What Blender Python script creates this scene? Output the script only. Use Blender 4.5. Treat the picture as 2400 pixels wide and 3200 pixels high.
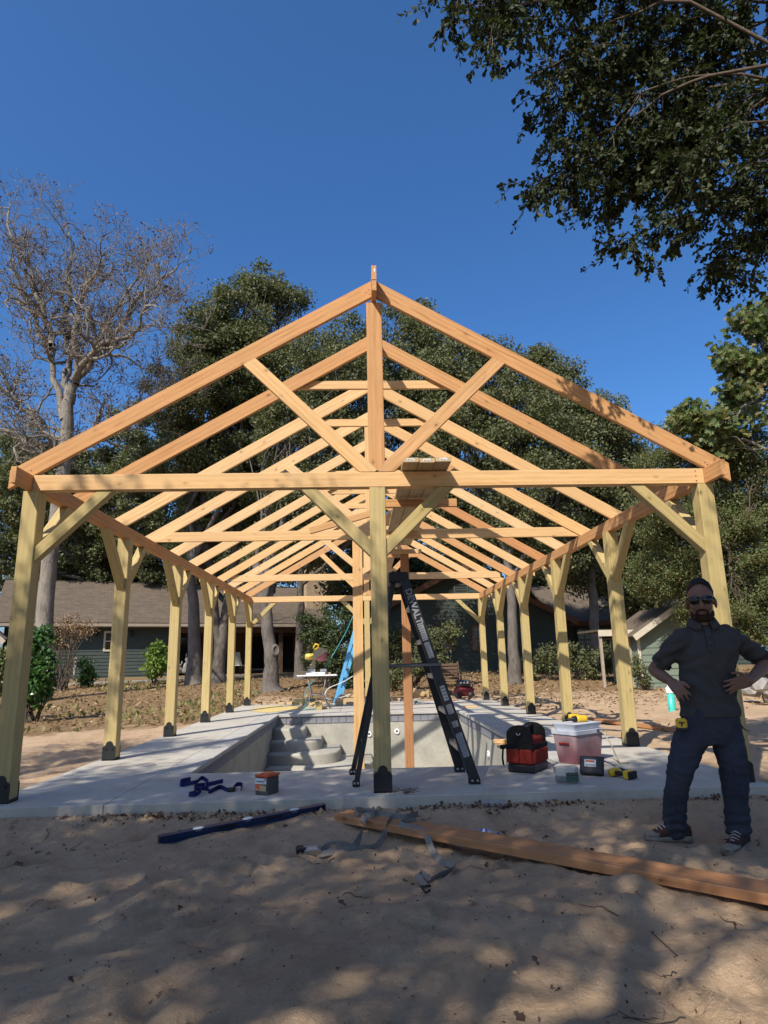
import bpy, bmesh, math, random
import numpy as np
from mathutils import Vector as V, Matrix, noise as mnoise

for o in list(bpy.data.objects):
    bpy.data.objects.remove(o, do_unlink=True)
scene = bpy.context.scene
COL = scene.collection
R = math.radians

# ------------------------------------------------------------------ camera
CAM = V((-0.1414, -5.5243, 1.0359)); FPX = 2021.0
YAW, PITCH, ROLL = 0.0390, 0.2244, -0.0215
fw = V((math.sin(YAW)*math.cos(PITCH), math.cos(YAW)*math.cos(PITCH), math.sin(PITCH)))
rt0 = V((math.cos(YAW), -math.sin(YAW), 0)); up0 = rt0.cross(fw)
RT = math.cos(ROLL)*rt0 + math.sin(ROLL)*up0
UP = -math.sin(ROLL)*rt0 + math.cos(ROLL)*up0
cd = bpy.data.cameras.new('camera'); cam = bpy.data.objects.new('camera', cd); COL.objects.link(cam)
cd.sensor_fit = 'VERTICAL'; cd.sensor_height = 36.0; cd.lens = 36.0*FPX/3200.0
cd.clip_start = 0.05; cd.clip_end = 3000
cam.matrix_world = Matrix(((RT.x, UP.x, -fw.x, CAM.x), (RT.y, UP.y, -fw.y, CAM.y), (RT.z, UP.z, -fw.z, CAM.z), (0, 0, 0, 1)))
scene.camera = cam

def ray(px, py):
    return fw + RT*((px-1200)/FPX) + UP*((1600-py)/FPX)
def atY(px, py, y):
    d = ray(px, py); return CAM + d*((y-CAM.y)/d.y)
def atZ(px, py, z):
    d = ray(px, py); return CAM + d*((z-CAM.z)/d.z)

# ------------------------------------------------------------------ sky, sun, exposure
SUN_FROM = V((-0.65, -1.0, 1.16)).normalized()
SUN_EL = math.asin(SUN_FROM.z); SUN_AZ = math.atan2(SUN_FROM.x, SUN_FROM.y)
wd = bpy.data.worlds.new('World'); scene.world = wd; wd.use_nodes = True
nt = wd.node_tree; nt.nodes.clear()
wo = nt.nodes.new('ShaderNodeOutputWorld'); bg = nt.nodes.new('ShaderNodeBackground'); sk = nt.nodes.new('ShaderNodeTexSky')
sk.sky_type = 'NISHITA'; sk.sun_disc = False; sk.sun_elevation = SUN_EL; sk.sun_rotation = SUN_AZ
sk.altitude = 150; sk.air_density = 1.0; sk.dust_density = 2.0; sk.ozone_density = 10.0
bg.inputs['Strength'].default_value = 0.148
hs = nt.nodes.new('ShaderNodeHueSaturation'); hs.inputs['Saturation'].default_value = 1.10
nt.links.new(sk.outputs[0], hs.inputs['Color']); nt.links.new(hs.outputs[0], bg.inputs[0]); nt.links.new(bg.outputs[0], wo.inputs[0])
sl = bpy.data.lights.new('sun', 'SUN'); sl.energy = 4.85; sl.angle = R(0.53); sl.color = (1.0, 0.93, 0.82)
so = bpy.data.objects.new('sun', sl); COL.objects.link(so); so.location = SUN_FROM*60
so.rotation_euler = SUN_FROM.to_track_quat('Z', 'Y').to_euler()
scene.view_settings.view_transform = 'Standard'; scene.view_settings.look = 'None'
scene.view_settings.exposure = 0.30; scene.view_settings.gamma = 1.0; scene.view_settings.use_curve_mapping = False
scene.render.engine = 'CYCLES'
scene.cycles.max_bounces = 6; scene.cycles.diffuse_bounces = 3; scene.cycles.transparent_max_bounces = 8

# ------------------------------------------------------------------ helpers
WM = {}
def place(o, parent=None, W=None):
    W = W or Matrix.Identity(4)
    WM[o] = W
    if parent is not None:
        o.parent = parent; o.matrix_basis = WM[parent].inverted() @ W
    else:
        o.matrix_basis = W
    return o
def tag(o, label=None, cat=None, group=None, kind=None):
    if label: o['label'] = label
    if cat: o['category'] = cat
    if group: o['group'] = group
    if kind: o['kind'] = kind
    return o
def empty(name, loc, label=None, cat=None, group=None, rotz=0.0):
    o = bpy.data.objects.new(name, None); COL.objects.link(o); o.empty_display_size = 0.2
    place(o, None, Matrix.Translation(V(loc)) @ Matrix.Rotation(rotz, 4, 'Z'))
    return tag(o, label, cat, group)
def link(name, me, mat=None, parent=None, W=None, **k):
    if mat is not None and not me.materials: me.materials.append(mat)
    o = bpy.data.objects.new(name, me); COL.objects.link(o)
    place(o, parent, W); tag(o, **k); return o
def pymesh(verts, faces, smooth=False, mats=None, midx=None):
    me = bpy.data.meshes.new('m'); me.from_pydata([tuple(v) for v in verts], [], faces); me.update()
    if smooth: me.polygons.foreach_set('use_smooth', [True]*len(me.polygons))
    if mats:
        for m in mats: me.materials.append(m)
        if midx is not None: me.polygons.foreach_set('material_index', midx)
    return me
def npmesh(co, quads=None, tris=None, smooth=False):
    """fast mesh from numpy arrays (all quads or all tris)"""
    f = quads if quads is not None else tris
    k = f.shape[1]; n = len(f)
    me = bpy.data.meshes.new('m')
    me.vertices.add(len(co)); me.vertices.foreach_set('co', np.ascontiguousarray(co, dtype=np.float32).ravel())
    me.loops.add(n*k); me.loops.foreach_set('vertex_index', np.ascontiguousarray(f, dtype=np.int32).ravel())
    me.polygons.add(n); me.polygons.foreach_set('loop_start', np.arange(0, n*k, k, dtype=np.int32))
    if smooth: me.polygons.foreach_set('use_smooth', np.ones(n, dtype=bool))
    me.update(calc_edges=True); me.validate(); return me

class MB:
    """collects shapes into one mesh"""
    def __init__(s): s.v = []; s.f = []; s.m = []; s.sm = []
    def add(s, vs, fs, mi=0, sm=False):
        b = len(s.v); s.v += [V(x) for x in vs]; s.f += [[i+b for i in f] for f in fs]; s.m += [mi]*len(fs); s.sm += [sm]*len(fs); return s
    def box(s, lo, hi, mi=0, bev=0.0, M=None):
        lo = V(lo); hi = V(hi)
        if bev <= 0:
            vs = [(x, y, z) for z in (lo.z, hi.z) for y in (lo.y, hi.y) for x in (lo.x, hi.x)]
            fs = [(0,2,3,1),(4,5,7,6),(0,1,5,4),(2,6,7,3),(0,4,6,2),(1,3,7,5)]
        else:
            bm = bmesh.new(); bmesh.ops.create_cube(bm, size=1)
            for v in bm.verts:
                v.co = V(((lo.x+hi.x)/2+v.co.x*(hi.x-lo.x), (lo.y+hi.y)/2+v.co.y*(hi.y-lo.y), (lo.z+hi.z)/2+v.co.z*(hi.z-lo.z)))
            bmesh.ops.bevel(bm, geom=list(bm.edges), offset=bev, segments=2 if bev > 0.012 else 1, affect='EDGES', profile=0.5)
            bm.verts.index_update(); vs = [v.co.copy() for v in bm.verts]; fs = [[v.index for v in f.verts] for f in bm.faces]; bm.free()
        if M is not None: vs = [M @ V(v) for v in vs]
        return s.add(vs, fs, mi)
    def tube(s, pts, rad, n=8, mi=0, caps=True, sm=True):
        pts = [V(p) for p in pts]; rad = rad if isinstance(rad, (list, tuple)) else [rad]*len(pts)
        vs, fs = [], []; prev = None
        for i, p in enumerate(pts):
            t = (pts[min(i+1, len(pts)-1)]-pts[max(i-1, 0)])
            t = t.normalized() if t.length > 1e-9 else V((0,0,1))
            if prev is None:
                a = V((0,0,1)) if abs(t.z) < 0.9 else V((1,0,0)); u = t.cross(a).normalized()
            else:
                u = (prev - t*prev.dot(t)).normalized()
            prev = u; w = t.cross(u)
            for k in range(n):
                an = 2*math.pi*k/n; vs.append(p + (u*math.cos(an)+w*math.sin(an))*rad[i])
        for i in range(len(pts)-1):
            for k in range(n):
                a = i*n+k; b = i*n+(k+1) % n; fs.append((a, b, b+n, a+n))
        s.add(vs, fs, mi, sm)
        if caps:
            b = len(s.v)-len(vs)
            s.f.append([b+k for k in range(n)][::-1]); s.m.append(mi); s.sm.append(False)
            e = b+(len(pts)-1)*n; s.f.append([e+k for k in range(n)]); s.m.append(mi); s.sm.append(False)
        return s
    def lathe(s, prof, n=16, mi=0, M=None, sm=True):
        vs = [(r*math.cos(2*math.pi*k/n), r*math.sin(2*math.pi*k/n), z) for r, z in prof for k in range(n)]
        fs = [(i*n+k, i*n+(k+1) % n, (i+1)*n+(k+1) % n, (i+1)*n+k) for i in range(len(prof)-1) for k in range(n)]
        if M is not None: vs = [M @ V(v) for v in vs]
        return s.add(vs, fs, mi, sm)
    def prism(s, poly, h0, h1, M=None, mi=0):
        n = len(poly); vs = [(x, y, h0) for x, y in poly]+[(x, y, h1) for x, y in poly]
        fs = [list(range(n))[::-1], [n+i for i in range(n)]]+[(i, (i+1) % n, n+(i+1) % n, n+i) for i in range(n)]
        if M is not None: vs = [M @ V(v) for v in vs]
        return s.add(vs, fs, mi)
    def ribbon(s, pts, wdir, w, th=0.003, mi=0):
        """a strap: pts centre line, wdir width direction(s)"""
        pts = [V(p) for p in pts]; vs = []; fs = []
        for i, p in enumerate(pts):
            t = (pts[min(i+1, len(pts)-1)]-pts[max(i-1, 0)]).normalized()
            wv = V(wdir[i]) if isinstance(wdir, list) else V(wdir)
            wv = (wv-t*wv.dot(t)); wv = wv.normalized() if wv.length > 1e-6 else V((0,0,1)); nn = t.cross(wv)
            for a, b in ((-1,-1),(1,-1),(1,1),(-1,1)): vs.append(p+wv*(a*w/2)+nn*(b*th/2))
        for i in range(len(pts)-1):
            for k in range(4):
                a = i*4+k; b = i*4+(k+1) % 4; fs.append((a, b, b+4, a+4))
        fs.append((3,2,1,0)); e = (len(pts)-1)*4; fs.append((e, e+1, e+2, e+3))
        return s.add(vs, fs, mi)
    def build(s, name, mats, parent=None, W=None, local=False, **k):
        """vertices are given in world space unless local=True"""
        mats = mats if isinstance(mats, (list, tuple)) else [mats]
        vs = s.v
        if not local and (W is not None or parent is not None):
            W = W if W is not None else WM[parent]
            Wi = W.inverted(); vs = [Wi @ v for v in vs]
        me = pymesh(vs, s.f, False, mats, s.m)
        me.polygons.foreach_set('use_smooth', s.sm)
        return link(name, me, None, parent, W, **k)

def axes(p0, p1, up):
    p0, p1, up = V(p0), V(p1), V(up); x = (p1-p0).normalized(); z = (up-x*up.dot(x)).normalized(); y = z.cross(x)
    return Matrix(((x.x,y.x,z.x,p0.x),(x.y,y.y,z.y,p0.y),(x.z,y.z,z.z,p0.z),(0,0,0,1)))
def beam(name, p0, p1, w, d, mat, parent=None, up=(0,0,1), n0=None, n1=None, bev=0.004, **k):
    """a sawn timber: length runs along local X, so the grain follows every piece; n0/n1 are world normals of the end cuts"""
    M = axes(p0, p1, up); L = (V(p1)-V(p0)).length; R3 = M.to_3x3()
    def cut(n):
        if n is None: return (0.0, 0.0)
        a = R3.transposed() @ V(n); return (-a.y/a.x, -a.z/a.x)
    cy0, cz0 = cut(n0); cy1, cz1 = cut(n1); a, b = w/2, d/2
    sec = [(-a+bev,-b),(a-bev,-b),(a,-b+bev),(a,b-bev),(a-bev,b),(-a+bev,b),(-a,b-bev),(-a,-b+bev)]
    vs = [(cy0*y+cz0*z, y, z) for y, z in sec]+[(L+cy1*y+cz1*z, y, z) for y, z in sec]
    fs = [list(range(8))[::-1], list(range(8, 16))]+[(i, (i+1) % 8, 8+(i+1) % 8, 8+i) for i in range(8)]
    return link(name, pymesh(vs, fs), mat, parent, M, **k)

def T(x, y, z): return Matrix.Translation(V((x, y, z)))
def RZ(a): return Matrix.Rotation(a, 4, 'Z')
def RX(a): return Matrix.Rotation(a, 4, 'X')
def RY(a): return Matrix.Rotation(a, 4, 'Y')

# value noise on numpy arrays
def _hash(ix, iy, s):
    h = (ix*374761393 + iy*668265263 + s*1442695041) & 0xffffffff
    h = ((h ^ (h >> 13))*1274126177) & 0xffffffff
    return ((h ^ (h >> 16)) & 0xffff)/65535.0
def vnoise(x, y, s=0):
    x = np.asarray(x, float); y = np.asarray(y, float)
    ix = np.floor(x).astype(np.int64); iy = np.floor(y).astype(np.int64); fx = x-ix; fy = y-iy
    fx = fx*fx*(3-2*fx); fy = fy*fy*(3-2*fy)
    a = _hash(ix, iy, s); b = _hash(ix+1, iy, s); c = _hash(ix, iy+1, s); d = _hash(ix+1, iy+1, s)
    return (a*(1-fx)+b*fx)*(1-fy)+(c*(1-fx)+d*fx)*fy-0.5
def fbm(x, y, o=4, s=0):
    r = 0; a = 1.0
    for i in range(o): r = r+a*vnoise(x*2**i+i*17.3, y*2**i-i*9.1, s+i); a *= 0.5
    return r

# ------------------------------------------------------------------ materials
MATS = {}
class NT:
    def __init__(s, name):
        s.m = bpy.data.materials.new(name); s.m.use_nodes = True; s.t = s.m.node_tree; s.t.nodes.clear()
        s.out = s.n('ShaderNodeOutputMaterial'); s.b = s.n('ShaderNodeBsdfPrincipled'); s.l(s.b.outputs[0], s.out.inputs[0])
    def n(s, t, **k):
        x = s.t.nodes.new(t)
        for a, b in k.items(): setattr(x, a, b)
        return x
    def l(s, a, b): s.t.links.new(a, b)
    def coord(s, kind='Object', scale=(1,1,1), rnd=False):
        tc = s.n('ShaderNodeTexCoord'); mp = s.n('ShaderNodeMapping'); mp.inputs['Scale'].default_value = scale
        src = tc.outputs[kind]
        if rnd:
            oi = s.n('ShaderNodeObjectInfo'); mu = s.n('ShaderNodeMath', operation='MULTIPLY'); mu.inputs[1].default_value = 37.0
            s.l(oi.outputs['Random'], mu.inputs[0]); ad = s.n('ShaderNodeVectorMath', operation='ADD')
            s.l(src, ad.inputs[0]); s.l(mu.outputs[0], ad.inputs[1]); src = ad.outputs[0]
        s.l(src, mp.inputs['Vector']); return mp.outputs[0]
    def noise(s, vec, scale, detail=4, rough=0.55, dist=0.0):
        x = s.n('ShaderNodeTexNoise'); x.inputs['Scale'].default_value = scale; x.inputs['Detail'].default_value = detail
        x.inputs['Roughness'].default_value = rough; x.inputs['Distortion'].default_value = dist
        if vec is not None: s.l(vec, x.inputs['Vector'])
        return x.outputs[0]
    def ramp(s, fac, stops):
        x = s.n('ShaderNodeValToRGB'); e = x.color_ramp.elements
        while len(e) < len(stops): e.new(0.5)
        for i, (p, c) in enumerate(stops):
            e[i].position = p; e[i].color = (c[0], c[1], c[2], 1) if isinstance(c, (tuple, list)) else (c, c, c, 1)
        s.l(fac, x.inputs[0]); return x.outputs[0]
    def mix(s, fac, a, b, mode='MIX'):
        x = s.n('ShaderNodeMix', data_type='RGBA', blend_type=mode)
        for sock, v in ((x.inputs[0], fac), (x.inputs[6], a), (x.inputs[7], b)):
            if hasattr(v, 'is_linked'): s.l(v, sock)
            elif isinstance(v, (tuple, list)): sock.default_value = (v[0], v[1], v[2], 1)
            else: sock.default_value = v
        return x.outputs[2]
    def math(s, op, a, b=None):
        x = s.n('ShaderNodeMath', operation=op)
        for i, v in enumerate((a, b)):
            if v is None: continue
            if hasattr(v, 'is_linked'): s.l(v, x.inputs[i])
            else: x.inputs[i].default_value = v
        return x.outputs[0]
    def bump(s, h, strength=0.3, dist=0.01):
        x = s.n('ShaderNodeBump'); x.inputs['Strength'].default_value = strength; x.inputs['Distance'].default_value = dist
        s.l(h, x.inputs['Height']); s.l(x.outputs[0], s.b.inputs['Normal']); return x
    def rough(s, v, spec=0.3):
        if hasattr(v, 'is_linked'): s.l(v, s.b.inputs['Roughness'])
        else: s.b.inputs['Roughness'].default_value = v
        s.b.inputs['Specular IOR Level'].default_value = spec
    def col(s, c):
        if hasattr(c, 'is_linked'): s.l(c, s.b.inputs['Base Color'])
        else: s.b.inputs['Base Color'].default_value = (c[0], c[1], c[2], 1)
    def done(s, key): MATS[key] = s.m; return s.m

def wood(key, pale, dark, alt, knots=True, rough=0.7, weather=0.0, gs=1.0):
    t = NT(key); v = t.coord('Object', (0.8, 8.0, 8.0), rnd=True); v2 = t.coord('Object', (1.6, 70, 70), rnd=True); v3 = t.coord('Object', (1, 1, 1), rnd=True)
    n1 = t.noise(v, 2.2*gs, 4, 0.55, 1.6); w = t.n('ShaderNodeTexWave', wave_type='RINGS', rings_direction='X')
    w.inputs['Scale'].default_value = 1.1; w.inputs['Distortion'].default_value = 9.0; w.inputs['Detail'].default_value = 3.0; w.inputs['Detail Scale'].default_value = 0.35; w.inputs['Detail Roughness'].default_value = 0.6
    t.l(t.coord('Object', (0.35, 9.0, 9.0), rnd=True), w.inputs['Vector']); fib = t.noise(v2, 3.0, 4, 0.65)
    g = t.math('ADD', t.math('MULTIPLY', n1, 0.62), t.math('MULTIPLY', w.outputs[0], 0.13)); g = t.math('ADD', g, t.math('MULTIPLY', fib, 0.25))
    c = t.ramp(g, [(0.30, dark), (0.50, tuple(0.6*a+0.4*b for a, b in zip(pale, dark))), (0.74, pale)])
    oi = t.n('ShaderNodeObjectInfo'); c = t.mix(oi.outputs['Random'], c, alt, 'MULTIPLY')
    # heartwood and sapwood run along the piece
    hw = t.noise(t.coord('Object', (0.35, 5.0, 5.0), rnd=True), 1.3, 3, 0.5, 0.5); c = t.mix(t.ramp(hw, [(0.42, 0.0), (0.68, 0.55)]), c, tuple(0.35*a+0.65*b for a, b in zip(pale, dark)))
    bl = t.noise(v3, 2.1, 4); c = t.mix(t.ramp(bl, [(0.35, 0.0), (0.75, 0.28)]), c, tuple(x*0.66 for x in pale))
    if weather > 0:
        wv = t.noise(v3, 5.0, 5, 0.65); c = t.mix(t.ramp(wv, [(0.45, 0.0), (0.8, weather)]), c, (0.20, 0.19, 0.15))
    if knots:
        sp = t.n('ShaderNodeSeparateXYZ'); t.l(v3, sp.inputs[0]); cb = t.n('ShaderNodeCombineXYZ'); t.l(t.math('MULTIPLY', sp.outputs[0], 3.6), cb.inputs[0]); t.l(t.math('MULTIPLY', t.math('ADD', sp.outputs[1], sp.outputs[2]), 6.0), cb.inputs[1])
        vo = t.n('ShaderNodeTexVoronoi', voronoi_dimensions='2D'); vo.inputs['Scale'].default_value = 1.0; t.l(cb.outputs[0], vo.inputs['Vector'])
        sc = t.n('ShaderNodeSeparateColor'); t.l(vo.outputs['Color'], sc.inputs[0]); d = t.math('ADD', vo.outputs['Distance'], t.math('MULTIPLY', t.math('SUBTRACT', fib, 0.5), 0.05))
        m = t.math('MULTIPLY', t.ramp(d, [(0.024, 0.85), (0.045, 0.45), (0.070, 0.25), (0.16, 0.0)]), t.math('MULTIPLY', t.math('GREATER_THAN', sc.outputs[0], 0.62), sc.outputs[1])); c = t.mix(t.math('MULTIPLY', m, 1.25), c, tuple(x*0.32 for x in dark))
    t.col(c); t.rough(rough, 0.22); t.bump(g, 0.45, 0.004); return t.done(key)
wood('cedar', (0.70, 0.42, 0.20), (0.40, 0.205, 0.085), (0.92, 0.80, 0.68))
wood('fir', (0.80, 0.57, 0.31), (0.56, 0.34, 0.155), (0.96, 0.84, 0.68))
wood('pine', (0.58, 0.46, 0.215), (0.38, 0.275, 0.11), (0.93, 0.93, 0.86), weather=0.12)
wood('amber', (0.66, 0.36, 0.165), (0.38, 0.175, 0.07), (0.90, 0.76, 0.66))
wood('redwood', (0.52, 0.27, 0.125), (0.33, 0.145, 0.06), (0.95, 0.9, 0.9))
wood('plank', (0.60, 0.46, 0.28), (0.42, 0.29, 0.15), (0.93, 0.9, 0.84))
wood('oldwood', (0.19, 0.12, 0.075), (0.09, 0.055, 0.035), (0.8, 0.8, 0.8), knots=False)

def plain(key, c, rough=0.6, metal=0.0, spec=0.4, var=0.12, scale=9.0, bump=0.0, coat=0.0):
    t = NT(key); v = t.coord('Object', (1,1,1), rnd=True); n = t.noise(v, scale, 5, 0.6)
    t.col(t.mix(t.ramp(n, [(0.3, 0.0), (0.75, 1.0)]), tuple(x*(1-var) for x in c), tuple(min(1, x*(1+var)) for x in c)))
    t.rough(t.ramp(n, [(0.3, max(0.05, rough-0.08)), (0.7, min(1, rough+0.08))]), spec); t.b.inputs['Metallic'].default_value = metal
    if coat: t.b.inputs['Coat Weight'].default_value = coat
    if bump: t.bump(n, bump, 0.01)
    return t.done(key)
plain('black_steel', (0.013, 0.013, 0.014), 0.5, 0.0, 0.4); plain('steel', (0.5, 0.5, 0.5), 0.35, 1.0); plain('dark_steel', (0.12, 0.12, 0.13), 0.4, 0.9)
plain('black_plastic', (0.014, 0.014, 0.015), 0.5, 0, 0.4); plain('charcoal', (0.03, 0.032, 0.036), 0.55); plain('white_plastic', (0.74, 0.74, 0.72), 0.45)
plain('yellow_plastic', (0.72, 0.45, 0.02), 0.42, 0, 0.5); plain('orange_plastic', (0.62, 0.085, 0.02), 0.4, 0, 0.5); plain('red_fabric', (0.24, 0.028, 0.02), 0.9, 0, 0.15, 0.25, 30, 0.3)
plain('black_fabric', (0.012, 0.012, 0.013), 0.9, 0, 0.15, 0.2, 40, 0.3); plain('blue_fabric', (0.020, 0.026, 0.11), 0.75, 0, 0.2); plain('grey_strap', (0.21, 0.19, 0.16), 0.85, 0, 0.15, 0.2, 30)
plain('blue_paint', (0.010, 0.028, 0.085), 0.38, 0.0, 0.5, 0.25, 12); plain('ladder_black', (0.012, 0.012, 0.013), 0.45, 0, 0.45, 0.3, 20); plain('aluminium', (0.55, 0.54, 0.52), 0.42, 0.9)
plain('ladder_blue', (0.10, 0.34, 0.58), 0.5); plain('hose_teal', (0.05, 0.30, 0.34), 0.5); plain('saw_yellow', (0.62, 0.45, 0.10), 0.55, 0, 0.4, 0.3, 14)
plain('saw_blade', (0.45, 0.16, 0.18), 0.4, 0.3, 0.5, 0.25, 6); plain('tan_metal', (0.40, 0.34, 0.24), 0.5, 0.2, 0.4, 0.3, 14); plain('grey_tube', (0.22, 0.24, 0.24), 0.45, 0.3)
plain('cooler_lid', (0.50, 0.53, 0.60), 0.5, 0, 0.4, 0.12, 7); plain('pvc_teal', (0.06, 0.50, 0.42), 0.4); plain('card', (0.42, 0.30, 0.16), 0.85); plain('label_white', (0.70, 0.70, 0.68), 0.6)
plain('label_grey', (0.30, 0.31, 0.32), 0.6); plain('label_orange', (0.66, 0.14, 0.04), 0.5); plain('label_dark', (0.05, 0.05, 0.06), 0.6); plain('label_green', (0.05, 0.10, 0.07), 0.5); plain('label_blue', (0.03, 0.10, 0.42), 0.45)
plain('compressor_red', (0.16, 0.012, 0.012), 0.4, 0, 0.5); plain('terracotta', (0.36, 0.16, 0.09), 0.8); plain('stone', (0.30, 0.28, 0.25), 0.85, 0, 0.2, 0.3, 4, 0.6)
plain('trim_cream', (0.55, 0.49, 0.38), 0.65); plain('trim_tan', (0.36, 0.30, 0.23), 0.7); plain('interior_shade', (0.02, 0.018, 0.016), 0.9); plain('green_cloth', (0.03, 0.10, 0.07), 0.8)
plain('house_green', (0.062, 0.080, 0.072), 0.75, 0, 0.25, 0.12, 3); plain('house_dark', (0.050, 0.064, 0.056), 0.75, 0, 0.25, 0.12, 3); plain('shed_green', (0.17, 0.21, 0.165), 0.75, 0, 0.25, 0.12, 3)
plain('brown_trim', (0.14, 0.07, 0.04), 0.8); plain('nail_mix', (0.10, 0.09, 0.08), 0.6, 0.3, 0.4, 0.5, 60); plain('sawdust', (0.62, 0.47, 0.20), 0.95, 0, 0.1, 0.15, 20)

t = NT('cooler_body'); v = t.coord('Object'); n = t.noise(v, 3.0, 5, 0.6); sx = t.n('ShaderNodeSeparateXYZ'); t.l(v, sx.inputs[0])
f = t.math('ADD', t.math('MULTIPLY', sx.outputs[2], 1.6), t.math('MULTIPLY', t.math('SUBTRACT', n, 0.5), 0.7))
t.col(t.ramp(f, [(0.0, (0.26, 0.10, 0.115)), (0.18, (0.26, 0.125, 0.135)), (0.5, (0.34, 0.27, 0.28))])); t.rough(0.55, 0.35); t.done('cooler_body')
t = NT('glass'); t.b.inputs['Base Color'].default_value = (0.02, 0.022, 0.024, 1); t.rough(0.06, 0.6); t.done('glass')
t = NT('clear_plastic'); t.b.inputs['Base Color'].default_value = (0.85, 0.88, 0.9, 1); t.b.inputs['Transmission Weight'].default_value = 0.85; t.b.inputs['IOR'].default_value = 1.25; t.rough(0.12, 0.5); t.done('clear_plastic')

# concrete
def concrete(key, c, scale=1.0, dirt=0.35, bump=0.25):
    t = NT(key); v = t.coord('Object'); a = t.noise(v, 1.3*scale, 6, 0.6); b = t.noise(v, 9*scale, 5, 0.65); g = t.noise(v, 160*scale, 3, 0.6)
    x = t.mix(t.ramp(a, [(0.3, 0.0), (0.7, 1.0)]), tuple(k*(1-dirt*0.5) for k in c), tuple(min(1, k*1.08) for k in c))
    x = t.mix(t.ramp(b, [(0.45, 0.0), (0.8, dirt)]), x, (c[0]*0.62, c[1]*0.58, c[2]*0.52)); x = t.mix(0.12, x, t.ramp(g, [(0.3, 0.2), (0.7, 0.8)]), 'OVERLAY')
    t.col(x); t.rough(0.85, 0.25); t.bump(t.math('ADD', t.math('MULTIPLY', b, 0.5), t.math('MULTIPLY', g, 0.3)), bump, 0.006); return t.done(key)
_c = concrete
def concrete_deck():
    m = _c('deck', (0.50, 0.465, 0.395), 1.0, 0.32); nt_ = m.node_tree; b = [n for n in nt_.nodes if n.type == 'BSDF_PRINCIPLED'][0]; src = b.inputs['Base Color'].links[0].from_socket
    tc = nt_.nodes.new('ShaderNodeTexCoord'); n1 = nt_.nodes.new('ShaderNodeTexNoise'); n1.inputs['Scale'].default_value = 1.7; n1.inputs['Detail'].default_value = 8; n1.inputs['Roughness'].default_value = 0.72; n1.inputs['Distortion'].default_value = 0.8; nt_.links.new(tc.outputs['Object'], n1.inputs['Vector'])
    rp = nt_.nodes.new('ShaderNodeValToRGB'); rp.color_ramp.elements[0].position = 0.52; rp.color_ramp.elements[0].color = (0, 0, 0, 1); rp.color_ramp.elements[1].position = 0.74; rp.color_ramp.elements[1].color = (0.6, 0.6, 0.6, 1); nt_.links.new(n1.outputs[0], rp.inputs[0])
    mx = nt_.nodes.new('ShaderNodeMix'); mx.data_type = 'RGBA'; nt_.links.new(rp.outputs[0], mx.inputs[0]); nt_.links.new(src, mx.inputs[6]); mx.inputs[7].default_value = (0.36, 0.27, 0.19, 1); nt_.links.new(mx.outputs[2], b.inputs['Base Color'])
concrete_deck()
concrete('plaster', (0.42, 0.40, 0.34), 2.0, 0.45, 0.6); concrete('tile', (0.235, 0.235, 0.26), 4.0, 0.4, 0.15); concrete('coping', (0.47, 0.45, 0.41), 2.0, 0.35, 0.5)
concrete('grout', (0.30, 0.29, 0.27), 4.0, 0.3); concrete('path', (0.36, 0.35, 0.32), 1.0, 0.4)

# ground: sand, with leaf-strewn dry lawn further back
t = NT('sand'); v = t.coord('Object'); a = t.noise(v, 0.9, 6, 0.6); b = t.noise(v, 6, 6, 0.65); g = t.noise(v, 140, 4, 0.7); sx = t.n('ShaderNodeSeparateXYZ'); t.l(v, sx.inputs[0])
sand = t.ramp(a, [(0.3, (0.48, 0.33, 0.20)), (0.7, (0.62, 0.44, 0.275))]); sand = t.mix(t.ramp(b, [(0.5, 0.0), (0.85, 0.45)]), sand, (0.30, 0.195, 0.125)); sand = t.mix(0.22, sand, t.ramp(g, [(0.25, 0.1), (0.75, 0.9)]), 'OVERLAY')
sand = t.mix(t.ramp(t.noise(v, 38, 5, 0.75), [(0.60, 0.0), (0.72, 0.55)]), sand, (0.17, 0.115, 0.075)); sand = t.mix(t.ramp(t.noise(v, 2.6, 6, 0.7, 0.8), [(0.48, 0.0), (0.75, 0.40)]), sand, (0.33, 0.225, 0.15))
lawn = t.ramp(t.noise(v, 11, 6, 0.7), [(0.3, (0.13, 0.085, 0.05)), (0.5, (0.28, 0.175, 0.09)), (0.62, (0.20, 0.16, 0.075)), (0.75, (0.36, 0.235, 0.12))])
wob = t.math('MULTIPLY', t.math('SUBTRACT', t.noise(v, 0.5, 5, 0.6), 0.5), 6.0); wob2 = t.math('MULTIPLY', t.math('SUBTRACT', b, 0.5), 2.0)
e1 = t.math('SUBTRACT', t.math('ADD', t.math('ADD', sx.outputs[1], wob), wob2), t.math('MULTIPLY', t.math('ADD', sx.outputs[0], 4.0), 0.75))
left = t.math('SUBTRACT', e1, 6.5)
back = t.math('SUBTRACT', t.math('ADD', t.math('ADD', sx.outputs[1], wob), wob2), 12.6)
m = t.ramp(t.math('MAXIMUM', t.math('MULTIPLY', back, 0.5), t.math('MULTIPLY', left, t.math('LESS_THAN', sx.outputs[0], -3.2))), [(0.0, 0.0), (0.9, 1.0)])
t.col(t.mix(m, sand, lawn)); t.rough(0.95, 0.12); md = t.noise(v, 26, 7, 0.72, 0.7); t.bump(t.math('ADD', t.math('ADD', t.math('MULTIPLY', b, 0.6), t.math('MULTIPLY', md, 0.7)), t.math('MULTIPLY', g, 0.22)), 1.0, 0.035); t.done('sand')

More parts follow.
